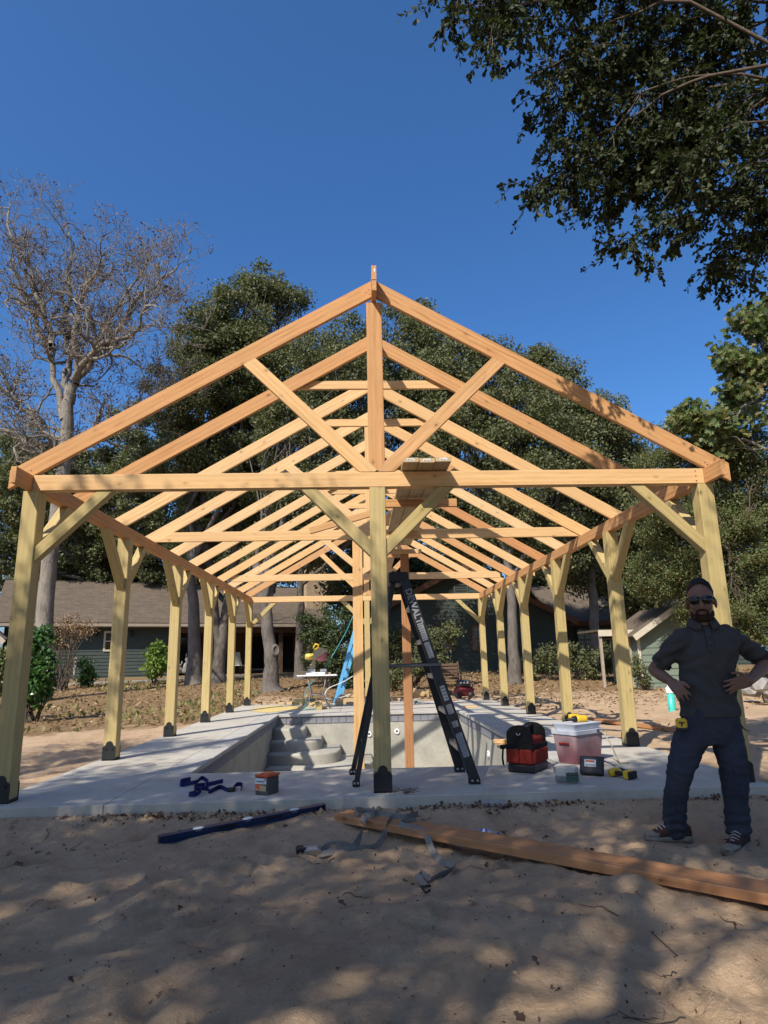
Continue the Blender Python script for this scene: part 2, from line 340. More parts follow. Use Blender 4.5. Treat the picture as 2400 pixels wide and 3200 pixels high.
# bark, leaves
def bark(key, c0, c1):
    t = NT(key); v = t.coord('Object', (1, 1, 0.28)); n = t.noise(v, 14, 6, 0.7, 0.6); b = t.noise(t.coord('Object'), 1.5, 4)
    t.col(t.mix(t.ramp(b, [(0.35, 0.0), (0.7, 0.5)]), t.ramp(n, [(0.3, c0), (0.7, c1)]), tuple(x*1.25 for x in c1))); t.rough(0.95, 0.1); t.bump(n, 0.9, 0.03); return t.done(key)
bark('bark', (0.050, 0.042, 0.035), (0.19, 0.165, 0.14)); bark('bark_bare', (0.080, 0.070, 0.056), (0.29, 0.255, 0.21)); bark('bark_pale', (0.085, 0.075, 0.062), (0.32, 0.29, 0.245)); bark('twig', (0.045, 0.035, 0.027), (0.15, 0.12, 0.09))
def leaf(key, cols, trans=0.28, rough=0.5, spec=0.35):
    t = NT(key); at = t.n('ShaderNodeAttribute'); at.attribute_name = 'v'
    k = len(cols); c = t.ramp(at.outputs['Fac'], [(i/(k-1), cc) for i, cc in enumerate(cols)]); t.col(c); t.rough(rough, spec)
    tr = t.n('ShaderNodeBsdfTranslucent'); t.l(t.mix(1.0, c, (1.15, 1.25, 0.55), 'MULTIPLY'), tr.inputs[0]); mx = t.n('ShaderNodeMixShader'); mx.inputs[0].default_value = trans
    t.l(t.b.outputs[0], mx.inputs[1]); t.l(tr.outputs[0], mx.inputs[2]); t.l(mx.outputs[0], t.out.inputs[0]); return t.done(key)
leaf('leaf_oak', [(0.060, 0.070, 0.030), (0.100, 0.114, 0.046), (0.140, 0.150, 0.066), (0.195, 0.190, 0.090)], 0.26, 0.55, 0.25)
leaf('leaf_over', [(0.022, 0.034, 0.014), (0.040, 0.056, 0.020), (0.060, 0.075, 0.028)], 0.2, 0.55, 0.22)
leaf('leaf_vine', [(0.065, 0.085, 0.030), (0.11, 0.145, 0.045), (0.14, 0.165, 0.06), (0.18, 0.12, 0.06)], 0.3)
leaf('leaf_sycamore', [(0.07, 0.105, 0.035), (0.11, 0.15, 0.05), (0.15, 0.18, 0.06), (0.22, 0.17, 0.07)], 0.28)
leaf('leaf_broad', [(0.030, 0.075, 0.018), (0.055, 0.13, 0.028), (0.085, 0.17, 0.04)], 0.28, 0.3, 0.5)
leaf('leaf_lime', [(0.10, 0.17, 0.03), (0.17, 0.26, 0.05), (0.24, 0.32, 0.08)], 0.3, 0.4)
leaf('leaf_cedar', [(0.028, 0.048, 0.018), (0.050, 0.075, 0.024), (0.10, 0.115, 0.035)], 0.15, 0.6)
leaf('leaf_dry', [(0.09, 0.055, 0.032), (0.20, 0.125, 0.065), (0.31, 0.20, 0.11), (0.42, 0.31, 0.19)], 0.12, 0.7, 0.2)
leaf('leaf_dead', [(0.055, 0.034, 0.024), (0.12, 0.068, 0.044), (0.24, 0.135, 0.085)], 0.15, 0.7, 0.2)
leaf('grass', [(0.09, 0.12, 0.035), (0.20, 0.19, 0.06), (0.34, 0.27, 0.12)], 0.25, 0.6)
# ================================================================== SETTING
def sstep(a, b, x):
    k = np.clip((x-a)/(b-a), 0, 1); return k*k*(3-2*k)
_rf = np.random.RandomState(5)
PRINTS = [( _rf.uniform(-4, 4.5), _rf.uniform(-5.2, -0.5), _rf.uniform(0, 3.14), _rf.uniform(0.7, 1.2)) for _ in range(110)]
PRINTS += [( _rf.uniform(3.3, 7.5), _rf.uniform(-0.2, 9), _rf.uniform(0, 3.14), _rf.uniform(0.8, 1.4)) for _ in range(60)]
PRINTS += [( _rf.uniform(-6.5, -3.4), _rf.uniform(0.3, 6), _rf.uniform(0, 3.14), _rf.uniform(0.8, 1.4)) for _ in range(40)]
def GZ(x, y, fine=True):
    x = np.asarray(x, float); y = np.asarray(y, float)
    z = -0.125+0.05*sstep(-0.9, -0.1, y)+0.02*sstep(0.5, 2.5, y)+0.53*sstep(11, 26, y)
    near = 1-sstep(16, 40, np.abs(y)+0.3*np.abs(x))
    z = z+near*(0.05*fbm(x*0.55, y*0.55, 3, 3)+0.045*fbm(x*1.9+3, y*2.3, 3, 11))
    if fine:
        z = z+near*(0.036*fbm(x*5.5, y*5.5, 4, 21)+0.022*np.abs(fbm(x*9, y*9, 3, 31)))
        for (px, py, a, s) in PRINTS:
            dx = x-px; dy = y-py; u = (dx*math.cos(a)+dy*math.sin(a))/(0.15*s); w = (-dx*math.sin(a)+dy*math.cos(a))/(0.065*s)
            r2 = u*u+w*w; z = z-0.034*np.exp(-r2*1.2)+0.024*np.exp(-(np.sqrt(r2)-1.35)**2*5)
    ed = np.exp(-((y+0.22)/0.16)**2)*(np.abs(x) < 3.6)*0.75; z = z*(1-ed)+ed*(-0.03-0.035*sstep(-3.2, -1.2, x)+0.02*fbm(x*3, y*3, 3, 41))
    # keep the sand just under the deck edge, and below the slab itself
    ins = sstep(-0.02, 0.12, np.minimum(np.minimum(3.12-np.abs(x), y+0.14), 11.44-y))
    z = np.where((np.abs(x) < 3.4) & (y > -0.4) & (y < 11.8), np.minimum(z, -0.045-0.02*(y < -0.05)), z)
    return z-0.14*ins
def gz(x, y): return float(GZ(np.array([x]), np.array([y]))[0])

def spaced(a, b, fine, lo, hi, grow=1.16, mx=400.0):
    xs = list(np.arange(a, b+1e-6, fine)); s = fine; x = b
    while x < hi: s = min(s*grow, mx); x += s; xs.append(x)
    s = fine; x = a; left = []
    while x > lo: s = min(s*grow, mx); x -= s; left.append(x)
    return np.array(left[::-1]+xs)
gx = spaced(-4.4, 5.2, 0.04, -1500, 1500, 1.13); gy = spaced(-5.3, 0.0, 0.04, -700, 2600, 1.045)
gxx, gyy = np.meshgrid(gx, gy); co = np.stack([gxx.ravel(), gyy.ravel(), GZ(gxx.ravel(), gyy.ravel())], 1)
nx, ny = len(gx), len(gy); ii = np.arange(nx*ny).reshape(ny, nx)
q = np.stack([ii[:-1, :-1], ii[:-1, 1:], ii[1:, 1:], ii[1:, :-1]], -1)
cx = (gx[:-1]+gx[1:])/2; cy = (gy[:-1]+gy[1:])/2
hole = (np.abs(cx)[None, :] < 2.55) & (cy[:, None] > 0.75) & (cy[:, None] < 8.7)
link('ground', npmesh(co, quads=q[~hole], smooth=True), MATS['sand'], kind='structure', label='pinkish sand with footprints, running into a dry leafy lawn behind')

# ---- concrete deck around the pool: panels with open joints over a sub-base
PX0, PX1, PY0, PY1 = -1.83, 1.82, 1.20, 8.12
deck_base = MB()
for lo, hi in (((-3.10,-0.13,-0.16),(-2.0,11.42,-0.012)), ((2.0,-0.13,-0.16),(3.10,11.42,-0.012)), ((-1.998,-0.13,-0.16),(1.998,1.16,-0.013)), ((-1.998,8.16,-0.16),(1.998,11.42,-0.013))):
    deck_base.box(lo, hi)
deck = deck_base.build('pool_deck', MATS['grout'], kind='structure', label='pale new concrete deck around the empty pool')
def panel(x0, x1, y0, y1, zt=0.0, th=0.14):
    MB().box((x0+0.002, y0+0.002, zt-th), (x1-0.002, y1-0.002, zt), bev=0.005).build('deck_panel', MATS['deck'], deck)
for y0, y1 in ((-0.15, 2.75), (2.75, 6.3), (6.3, 9.2), (9.2, 11.45)):
    panel(-3.12, -2.12, y0, y1); panel(2.14, 3.12, max(y0, 1.2), y1)
panel(-2.12, 3.12, -0.15, 1.20)
for x0, x1 in ((-2.12, -0.6), (-0.6, 0.8), (0.8, 2.14)): panel(x0, x1, 8.42, 11.45)
cop_y = np.linspace(PY0, 8.42, 17)
rc = random.Random(4)
for i in range(16):
    y0, y1 = cop_y[i], cop_y[i+1]; j = rc.uniform(-0.006, 0.006)
    MB().box((PX1-0.012+j, y0+0.002, -0.05), (2.138, y1-0.002, 0.004+rc.uniform(-0.002, 0.002)), bev=0.006).build('coping_stone', MATS['coping'], deck)
for y0, y1 in ((PY0, 3.6), (3.6, 6.0), (6.0, 8.42)):
    MB().box((-2.118, y0+0.002, -0.05), (PX0+0.012, y1-0.002, 0.002), bev=0.006).build('coping_stone', MATS['coping'], deck)
for x0, x1 in zip(np.linspace(PX0+0.014, PX1-0.016, 9)[:-1], np.linspace(PX0+0.014, PX1-0.016, 9)[1:]):
    MB().box((x0+0.001, PY1-0.012, -0.05), (x1-0.001, 8.418, 0.003), bev=0.006).build('coping_stone', MATS['coping'], deck)

# ---- the empty pool
pw = 0.03
sh = MB(); FZ = -1.22
sh.box((PX0-0.25, PY0-0.25, FZ-0.15), (PX1+0.25, PY1+0.25, FZ))
sh.box((PX0-0.25, PY0-0.25, FZ-0.01), (PX0-pw, PY1+0.25, -0.052)); sh.box((PX1+pw, PY0-0.25, FZ-0.01), (PX1+0.25, PY1+0.25, -0.052))
sh.box((PX0-pw-0.001, PY1+pw, FZ-0.012), (PX1+pw+0.001, PY1+0.25, -0.053)); sh.box((PX0-pw-0.001, PY0-0.25, FZ-0.012), (PX1+pw+0.001, PY0-pw, -0.142))
pool = sh.build('swimming_pool', MATS['plaster'], kind='structure', label='empty rectangular pool with bare grey plaster walls')
def step(zt, yf, xr, r):
    poly = [(PX0-pw-0.002, yf)]
    for k in range(9):
        a = -math.pi/2+math.pi/2*k/8; poly.append((xr-r+r*math.cos(a), yf+r+r*math.sin(a)))
    poly += [(xr, PY1+pw+0.002), (PX0-pw-0.002, PY1+pw+0.002)]
    bm = bmesh.new(); vb = [bm.verts.new((x, y, FZ-0.002)) for x, y in poly]; vt = [bm.verts.new((x, y, zt)) for x, y in poly]
    n = len(poly)
    for i in range(n): bm.faces.new((vb[i], vb[(i+1) % n], vt[(i+1) % n], vt[i]))
    bm.faces.new(vt); bm.edges.ensure_lookup_table()
    te = [e for e in bm.edges if all(v.co.z > zt-1e-4 for v in e.verts)]
    bmesh.ops.bevel(bm, geom=te, offset=0.045, segments=4, affect='EDGES', profile=0.5)
    me = bpy.data.meshes.new('m'); bm.to_mesh(me); bm.free(); me.polygons.foreach_set('use_smooth', [True]*len(me.polygons))
    link('pool_step', me, MATS['plaster'], pool)
step(-0.215, 7.50, -1.24, 0.14); step(-0.405, 7.18, -0.92, 0.32); step(-0.585, 6.85, -0.56, 0.45); step(-0.78, 6.45, 0.05, 0.7)
# waterline tiles: one mesh, one object each
tl = MB().box((-0.0715, -0.006, -0.063), (0.0715, 0.006, 0.063), bev=0.003); tme = pymesh(tl.v, tl.f)
tme.materials.append(MATS['tile']); rt_ = random.Random(2)
def tile(x, y, a):
    o = bpy.data.objects.new('waterline_tile', tme); COL.objects.link(o); place(o, pool, T(x, y, -0.122+rt_.uniform(-0.001, 0.001)) @ RZ(a) @ RX(rt_.uniform(-0.012, 0.012)))
n = 24
for i in range(n): tile(PX0+0.02+(i+0.5)*(PX1-PX0-0.04)/n, PY1+pw-0.008, 0)
n = 45
for i in range(n):
    y = PY0+0.02+(i+0.5)*(PY1-PY0-0.04)/n; tile(PX0-pw+0.008, y, math.pi/2); tile(PX1+pw-0.008, y, math.pi/2)
for (x, y, z, a) in ((0.56, PY1+pw-0.004, -0.38, 0), (0.0, PY1+pw-0.004, -0.42, 0), (PX1+pw-0.004, 5.2, -0.45, -math.pi/2)):
    M = T(x, y, z) @ RZ(a) @ RX(math.pi/2)
    j = MB().lathe([(0.018, 0.0), (0.022, 0.02), (0.048, 0.02), (0.055, 0.010), (0.055, -0.01)], 20, 0, M).lathe([(0.0, 0.004), (0.019, 0.004)], 20, 1, M).build('return_jet', [MATS['white_plastic'], MATS['black_plastic']], pool)
MB().lathe([(0.0, 0.006), (0.088, 0.006), (0.092, 0.004), (0.10, 0.006), (0.105, 0.001)], 28).build('skimmer_lid', MATS['grout'], deck, T(-2.42, 1.81, 0), local=True)

# ---- shingles
t = NT('shingle'); v = t.coord('Object'); br = t.n('ShaderNodeTexBrick'); t.l(v, br.inputs['Vector']); br.inputs['Scale'].default_value = 1.0
br.inputs['Brick Width'].default_value = 0.30; br.inputs['Row Height'].default_value = 0.14; br.inputs['Mortar Size'].default_value = 0.008
br.inputs['Color1'].default_value = (0.105, 0.078, 0.056, 1); br.inputs['Color2'].default_value = (0.17, 0.132, 0.098, 1); br.inputs['Mortar'].default_value = (0.05, 0.04, 0.03, 1); br.offset = 0.37
c = t.mix(0.4, br.outputs[0], t.ramp(t.noise(v, 22, 4), [(0.3, (0.07, 0.055, 0.042)), (0.7, (0.20, 0.16, 0.12))])); t.col(c); t.rough(0.9, 0.15)  # darkened, mottled tone stands in for tree shade on the left roof
sx = t.n('ShaderNodeSeparateXYZ'); t.l(v, sx.inputs[0]); saw = t.math('FRACT', t.math('DIVIDE', sx.outputs[1], 0.14)); t.bump(saw, 0.9, 0.03); t.done('shingle')
t = NT('brick'); v = t.coord('Object', (1, 1, 1)); v = t.coord('Generated', (3.2, 3.2, 9)); br = t.n('ShaderNodeTexBrick')
tc = t.n('ShaderNodeTexCoord'); sp = t.n('ShaderNodeSeparateXYZ'); t.l(tc.outputs['Object'], sp.inputs[0]); cb = t.n('ShaderNodeCombineXYZ'); t.l(t.math('ADD', sp.outputs[0], sp.outputs[1]), cb.inputs[0]); t.l(sp.outputs[2], cb.inputs[1]); t.l(cb.outputs[0], br.inputs['Vector'])
br.inputs['Scale'].default_value = 1.0; br.inputs['Brick Width'].default_value = 0.24; br.inputs['Row Height'].default_value = 0.085; br.inputs['Mortar Size'].default_value = 0.006
br.inputs['Color1'].default_value = (0.36, 0.26, 0.16, 1); br.inputs['Color2'].default_value = (0.46, 0.34, 0.22, 1); br.inputs['Mortar'].default_value = (0.22, 0.19, 0.15, 1)
t.col(br.outputs[0]); t.rough(0.9, 0.15); t.bump(br.outputs['Fac'], -0.4, 0.01); t.done('brick')

def hit(W, px, py, yl=0.0):
    """where the line of sight through a pixel meets the plane y = yl of a local frame"""
    Wi = W.inverted(); o = Wi @ CAM; d = Wi.to_3x3() @ ray(px, py); return o+d*((yl-o.y)/d.y)
def lap_boards(parent, W, x0, x1, z0, z1, mat, h=0.155, clip=None, y=0.0):
    z = z0; i = 0
    while z < z1-0.01:
        zt = min(z+h, z1); a, b = x0, x1
        if clip: a, b = clip(z+h*0.5)
        if b-a > 0.1:
            m = MB(); vs = [(a, y-0.028, z-0.012), (b, y-0.028, z-0.012), (b, y-0.004, zt), (a, y-0.004, zt), (a, y+0.004, z-0.012), (b, y+0.004, z-0.012), (b, y+0.004, zt), (a, y+0.004, zt)]
            m.add(vs, [(0,1,2,3),(0,4,5,1),(0,3,7,4),(1,5,6,2),(3,2,6,7)]).build('siding_board', mat, parent, W, local=True)
        z += h
def window(parent, W, x0, x1, z0, z1, trim, y=-0.03):
    m = MB(); w = 0.085
    m.box((x0-w, y-0.03, z0-w), (x1+w, y+0.03, z0)); m.box((x0-w, y-0.03, z1), (x1+w, y+0.03, z1+w)); m.box((x0-w, y-0.028, z0), (x0, y+0.03, z1)); m.box((x1, y-0.028, z0), (x1+w, y+0.03, z1))
    m.box((x0, y-0.012, (z0+z1)/2-0.025), (x1, y+0.02, (z0+z1)/2+0.025)); m.box(((x0+x1)/2-0.012, y-0.010, z0), ((x0+x1)/2+0.012, y+0.018, z1))
    f = m.build('window', trim, parent, W, local=True)
    MB().box((x0, y+0.004, z0), (x1, y+0.016, z1)).build('pane', MATS['glass'], f, W, local=True)
def roof_slab(name, parent, W, x0, x1, ye, ze, yr, zr, mat, th=0.10):
    L = math.hypot(yr-ye, zr-ze); a = math.atan2(zr-ze, yr-ye)
    return MB().box((x0, 0, 0), (x1, L, th)).build(name, mat, parent, W @ T(0, ye, ze) @ RX(a), local=True)

# ---- house at the left: long lap-sided wall, shingled roof, deep porch
GB = 0.42
WH = T(-16.2, 24.0, GB) @ RZ(R(23.4))
house = empty('house', (0, 0, 0), 'long low grey-green house with brown shingle roof and dark porch, left behind the posts', 'house'); place(house, None, WH)
EZ = 2.45
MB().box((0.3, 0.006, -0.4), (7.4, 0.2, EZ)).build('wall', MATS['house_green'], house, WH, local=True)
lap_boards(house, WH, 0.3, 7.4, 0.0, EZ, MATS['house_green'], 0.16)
wl = hit(WH, 331, 1985); wr = hit(WH, 362, 2030)
window(house, WH, wl.x, wl.x+0.75, hit(WH, 331, 2030).z, hit(WH, 331, 1978).z, MATS['trim_cream'])
rf = roof_slab('roof', house, WH, -0.2, 15.5, -0.5, EZ+0.02, 4.0, EZ+2.4, MATS['shingle'])
roof_slab('roof_back', house, WH @ T(0, 8.0, 0) @ Matrix.Scale(-1, 4, (0, 1, 0)), -0.2, 15.5, -0.5, EZ+0.02, 3.99, EZ+2.39, MATS['shingle'])
MB().box((-0.2, -0.56, EZ-0.10), (15.5, -0.49, EZ+0.06)).box((-0.2, -0.62, EZ-0.06), (15.5, -0.561, EZ+0.07)).build('gutter', MATS['trim_tan'], house, WH, local=True)
MB().box((-0.2, 3.92, EZ+2.40), (15.5, 4.08, EZ+2.53)).build('ridge_cap', MATS['shingle'], house, WH, local=True)
MB().box((-0.2, -0.5, EZ-0.06), (15.4, 0.0, EZ-0.03)).build('soffit', MATS['trim_tan'], house, WH, local=True)
dx = 7.33
MB().tube([(dx+0.35, -0.52, EZ-0.05), (dx+0.35, -0.50, EZ-0.25), (dx, -0.08, EZ-0.55), (dx, -0.08, 0.05)], 0.05, 8).build('downspout', MATS['trim_tan'], house, WH, local=True)
# porch
MB().box((7.4, 3.0, -0.4), (15.4, 3.2, EZ+1.2)).box((7.3, 0.2, -0.4), (7.42, 3.0, EZ)).build('porch_wall', MATS['brown_trim'], house, WH, local=True)
MB().box((7.42, 0.0, EZ-0.05), (15.4, 3.0, EZ+0.0)).build('porch_ceiling', MATS['brown_trim'], house, WH, local=True)
MB().box((7.42, -0.1, -0.3), (15.4, 3.0, 0.02)).build('porch_floor', MATS['path'], house, WH, local=True)
MB().box((7.45, -0.16, EZ-0.34), (15.4, -0.02, EZ-0.08)).build('porch_beam', MATS['oldwood'], house, WH, local=True)
for x in (10.35, 12.9, 15.2): MB().box((x-0.09, -0.17, 0.02), (x+0.09, 0.01, EZ-0.34)).build('porch_post', MATS['oldwood'], house, WH, local=True)
for x in (8.2, 9.9, 11.6, 13.3):
    d = MB().box((x, 2.93, 0.05), (x+1.3, 2.995, 2.15)).build('glass_door', MATS['brown_trim'], house, WH, local=True)
    MB().box((x+0.1, 2.915, 0.2), (x+1.2, 2.928, 2.05)).build('pane', MATS['glass'], d, WH, local=True)
ch = hit(WH, 990, 1905, 1.2); cw = 0.62
MB().box((ch.x-cw, 1.2, 0.3), (ch.x+cw, 2.4, 6.4)).box((ch.x-cw-0.07, 1.13, 6.1), (ch.x+cw+0.07, 2.47, 6.41)).build('chimney', MATS['brick'], house, WH, local=True)
for x in (hit(WH, 302, 1975).x, hit(WH, 412, 1975).x):
    MB().box((x-0.06, -0.05, 1.95), (x+0.06, -0.028, 2.2)).lathe([(0.0, 0.0), (0.05, -0.02), (0.09, -0.16), (0.0, -0.16)], 10, 0, T(x, -0.18, 2.2)).tube([(x, -0.03, 2.12), (x, -0.18, 2.2)], 0.012, 6).build('wall_lamp', MATS['black_plastic'], house, WH, local=True)
# gabled wing at the far left
WG = WH @ T(-3.1, -1.8, 0)
def gclip(z): k = max(0.0, min(1.0, (4.3-z)/2.6)); return (-3.1*k, 3.1*k)
MB().prism([(-3.1, -0.4), (3.1, -0.4), (3.1, 1.9), (0, 4.45), (-3.1, 1.9)], -0.006, -1.8, WG @ RX(math.pi/2)).build('wing_wall', MATS['house_green'], house, WH)
lap_boards(house, WG, -3.1, 3.1, 1.7, 4.4, MATS['shed_green'], 0.16, lambda z: (-3.1*min(1, (4.45-z)/2.55), 3.1*min(1, (4.45-z)/2.55)))
for s in (-1, 1):
    beam('rake_board', WG @ V((s*3.6, -0.30, 1.63)), WG @ V((0, -0.30, 4.62)), 0.05, 0.2, MATS['trim_cream'], house, n1=WH.to_3x3() @ V((1, 0, 0)))
    L = math.hypot(3.6, 2.95)
    MB().box((0, -0.32, 0.08), (L, 3.0, 0.17)).build('wing_roof', MATS['shingle'], house, WG @ T(s*3.6, 0, 1.68) @ (RZ(math.pi) if s > 0 else RZ(0)) @ RY(-math.atan2(2.95, 3.6)), local=True) if s < 0 else MB().box((0, -3.0, 0.08), (L, 0.32, 0.17)).build('wing_roof', MATS['shingle'], house, WG @ T(3.6, 0, 1.68) @ RZ(math.pi) @ RY(-math.atan2(2.95, 3.6)), local=True)
MB().box((0.9, -0.05, -0.3), (2.6, -0.01, 1.6)).build('wing_opening_shade', MATS['interior_shade'], house, WG, local=True)  # flat dark panel stands in for the shade inside the opening
MB().box((2.62, -0.07, -0.3), (2.78, -0.008, 1.66)).build('corner_board', MATS['trim_cream'], house, WG, local=True)
# path in front of the house
pts = [(-16.5, 19.6), (-12.5, 20.6), (-8.5, 22.1), (-5.0, 24.0)]
pv = []; 
for (x, y) in pts: pv += [(x, y-0.22, float(GZ(x, y, False))+0.05), (x-0.1, y+0.30, float(GZ(x, y, False))+0.06)]
m = MB()
for i in range(3):
    a = pv[2*i:2*i+4]; lowv = [(x, y, z-0.2) for x, y, z in a]; m.add(a+lowv, [(0,2,3,1),(0,4,6,2),(1,3,7,5),(0,1,5,4),(2,6,7,3)])
m.build('garden_path', MATS['path'], kind='structure', label='narrow concrete garden path along the house front')

# ---- dark green house behind the pool
W2 = T(4.3, 23.0, 0.38)
h2 = empty('house', (0, 0, 0), 'dark green lap-sided gable house in tree shade behind the pool', 'house'); place(h2, None, W2)
AP, HW, EZ2 = 4.55, 4.6, 2.25
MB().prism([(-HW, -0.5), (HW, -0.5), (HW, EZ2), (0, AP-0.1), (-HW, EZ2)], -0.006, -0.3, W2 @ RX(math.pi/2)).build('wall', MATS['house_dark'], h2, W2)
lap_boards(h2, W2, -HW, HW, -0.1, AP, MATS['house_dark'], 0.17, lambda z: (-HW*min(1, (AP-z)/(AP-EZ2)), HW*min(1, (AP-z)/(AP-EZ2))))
for (pa, pb) in (((1382, 1958), (1416, 2022)), ((1480, 1962), (1504, 2020))):
    a = hit(W2, *pa); b = hit(W2, *pb); window(h2, W2, a.x, b.x, b.z-0.1, a.z, MATS['brown_trim'])
vt = MB().box((-0.32, -0.06, 2.95), (-0.26, -0.02, 4.05)).box((0.26, -0.06, 2.95), (0.32, -0.02, 4.05)).box((-0.32, -0.062, 2.9), (0.32, -0.02, 2.95)).build('gable_vent', MATS['house_green'], h2, W2, local=True)
for k in range(9): MB().box((-0.26, -0.05, 2.98+k*0.115), (0.26, -0.03, 3.05+k*0.115)).build('slat', MATS['house_dark'], vt, W2, local=True)
for s in (-1, 1):
    L = math.hypot(HW+0.4, AP-EZ2+0.2); an = math.atan2(AP-EZ2, HW)
    Wr = W2 @ T(-s*0, 0, AP+0.02) @ RY(an*s)
    MB().box((0 if s > 0 else -L, -0.35, 0), (L if s > 0 else 0, 8, 0.09)).build('roof', MATS['shingle'], h2, Wr, local=True)
    MB().box((0.002 if s > 0 else -L, -0.40, -0.14), (L if s > 0 else -0.002, -0.352, 0.10)).build('rake_board', MATS['brown_trim'], h2, Wr, local=True)
# its right wing with the eave towards us
W3 = T(8.9, 24.5, 0.38)
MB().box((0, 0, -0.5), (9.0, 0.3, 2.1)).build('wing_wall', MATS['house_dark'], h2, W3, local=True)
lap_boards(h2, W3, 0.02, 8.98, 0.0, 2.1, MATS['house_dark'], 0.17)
roof_slab('wing_roof', h2, W3, -0.1, 9.3, -0.55, 2.08, 4.2, 4.2, MATS['shingle'])
MB().box((-0.1, -0.60, 1.98), (9.3, -0.56, 2.16)).build('fascia', MATS['brown_trim'], h2, W3, local=True)
a = hit(W3, 1806, 1985); window(h2, W3, a.x, a.x+0.6, 0.9, 1.8, MATS['house_green'])

# ---- garden shed at the right
cL = atY(1989, 1980, 14.6); cA = atY(2101, 1898, 14.6); cB = atY(1989, 2156, 14.6)
hw = cA.x-cL.x; W4 = T(cA.x, 14.6, cB.z)
shed = empty('shed', (0, 0, 0), 'small pale green garden shed with cream rake boards, right behind the person', 'shed'); place(shed, None, W4)
hz = cL.z-cB.z; ap = cA.z-cB.z
MB().prism([(-hw, -0.3), (hw, -0.3), (hw, hz), (0, ap-0.05), (-hw, hz)], -0.006, -2.2, W4 @ RX(math.pi/2)).build('wall', MATS['shed_green'], shed, W4)
lap_boards(shed, W4, -hw, hw, 0.0, ap-0.1, MATS['shed_green'], 0.21, lambda z: (-hw*min(1, (ap-0.08-z)/(ap-0.05-hz)), hw*min(1, (ap-0.08-z)/(ap-0.05-hz))))
MB().box((-hw-0.03, -0.05, -0.1), (-hw+0.06, -0.029, hz-0.05)).build('corner_board', MATS['trim_cream'], shed, W4, local=True)
for s in (-1, 1):
    L = math.hypot(hw+0.22, (ap-hz)*(hw+0.22)/hw); an = math.atan2(ap-hz, hw); Wr = W4 @ T(0, 0, ap+0.01) @ RY(an*s)
    MB().box((0 if s > 0 else -L, -0.28, 0), (L if s > 0 else 0, 2.4, 0.06)).build('roof', MATS['shingle'], shed, Wr, local=True)
    MB().box((0.002 if s > 0 else -L, -0.33, -0.10), (L if s > 0 else -0.002, -0.282, 0.07)).build('rake_board', MATS['trim_cream'], shed, Wr, local=True)
# lean-to eave between shed and house
e0 = atY(1862, 1972, 15.2); e1 = atY(1925, 1985, 15.2)
lt = empty('lean_to', (e0.x, 15.2, cB.z), 'cream-edged lean-to roof beside the small green shed', 'lean-to')
beam('fascia', (e0.x, 15.0, e0.z-0.08), (e0.x+1.15, 15.0, e0.z-0.08), 0.04, 0.19, MATS['trim_cream'], lt)
MB().box((e0.x, 15.03, e0.z-0.02), (e0.x+1.15, 17.0, e0.z+0.04)).build('roof', MATS['shingle'], lt)
for x in (e0.x+0.08, e0.x+1.0): MB().box((x-0.04, 15.05, cB.z-0.3), (x+0.04, 15.13, e0.z-0.02)).build('post', MATS['trim_tan'], lt)
# ================================================================== PAVILION
H = 2.525; PW = 0.14; TH = 0.581; XC = 0.02; ZP = 4.575; RD = 0.15
ct = math.cos(math.atan(TH)); tv = RD/ct
pav = empty('timber_pavilion', (0, 0, 0), 'open gable timber pavilion frame on tall yellow posts over the empty pool', 'pavilion')
X1 = V((1, 0, 0))
def post_base(post, x, y):
    """black steel post base with an arched face plate and two bolts"""
    w = PW/2+0.004; prof = [(-w, 0.0), (w, 0.0), (w, 0.135), (w-0.014, 0.155), (w-0.028, 0.158)]
    for k in range(0, 9):
        a = math.pi*k/8; prof.append((0.040*math.cos(a), 0.166+0.040*math.sin(a)))
    prof += [(-w+0.028, 0.158), (-w+0.014, 0.155), (-w, 0.135)]
    m = MB()
    for yy, s in ((y-PW/2, -1), (y+PW/2, 1)):
        m.prism(prof, 0.0012, 0.006, T(x, yy, 0.002) @ RX(math.pi/2) @ (Matrix.Identity(4) if s < 0 else RY(math.pi)))
        for bx in (-0.034, 0.034):
            M = T(x+bx, yy+s*0.006, 0.125) @ RX(math.pi/2 if s < 0 else -math.pi/2)
            m.lathe([(0.0, 0.010), (0.009, 0.010), (0.011, 0.004), (0.018, 0.004), (0.018, 0.0)], 8, 0, M, False)
    m.box((x-w, y-w-0.002, 0.001), (x+w, y+w+0.002, 0.012))
    for s in (-1, 1): m.box((x+s*(PW/2+0.0012)-0.002, y-PW/2, 0.001), (x+s*(PW/2+0.0012)+0.002, y+PW/2, 0.028))
    m.build('post_base', MATS['black_steel'], post)
YS = [0.07, 2.311, 4.62, 6.847, 9.078, 11.27]
rng = random.Random(11)
PXL, PXR = -2.98, 2.98
def pbrace(p_low, p_high, w, d, mat='pine'):
    """45-degree brace, cut plumb on the post side and level under the beam"""
    p0, p1 = V(p_low), V(p_high); h = V((p1.x-p0.x, p1.y-p0.y, 0)).normalized()
    beam('brace', p0, p1, w, d, MATS[mat], pav, n0=h, n1=(0, 0, 1))
def post(x, y, top=H):
    o = beam('post', (x, y, 0.012), (x, y, top), PW, PW, MATS['pine'], pav, up=(0, -1, 0), bev=0.006); post_base(o, x, y); return o
for sx_ in (PXL, PXR):
    for i, y in enumerate(YS):
        post(sx_, y)
        for s in (-1, 1):
            if (i == 0 and s < 0) or (i == 5 and s > 0): continue
            pbrace((sx_, y+s*PW/2, 1.975), (sx_, y+s*(PW/2+0.55), H), 0.089, 0.10)
cpost = post(XC, YS[0]); post(XC, YS[5])
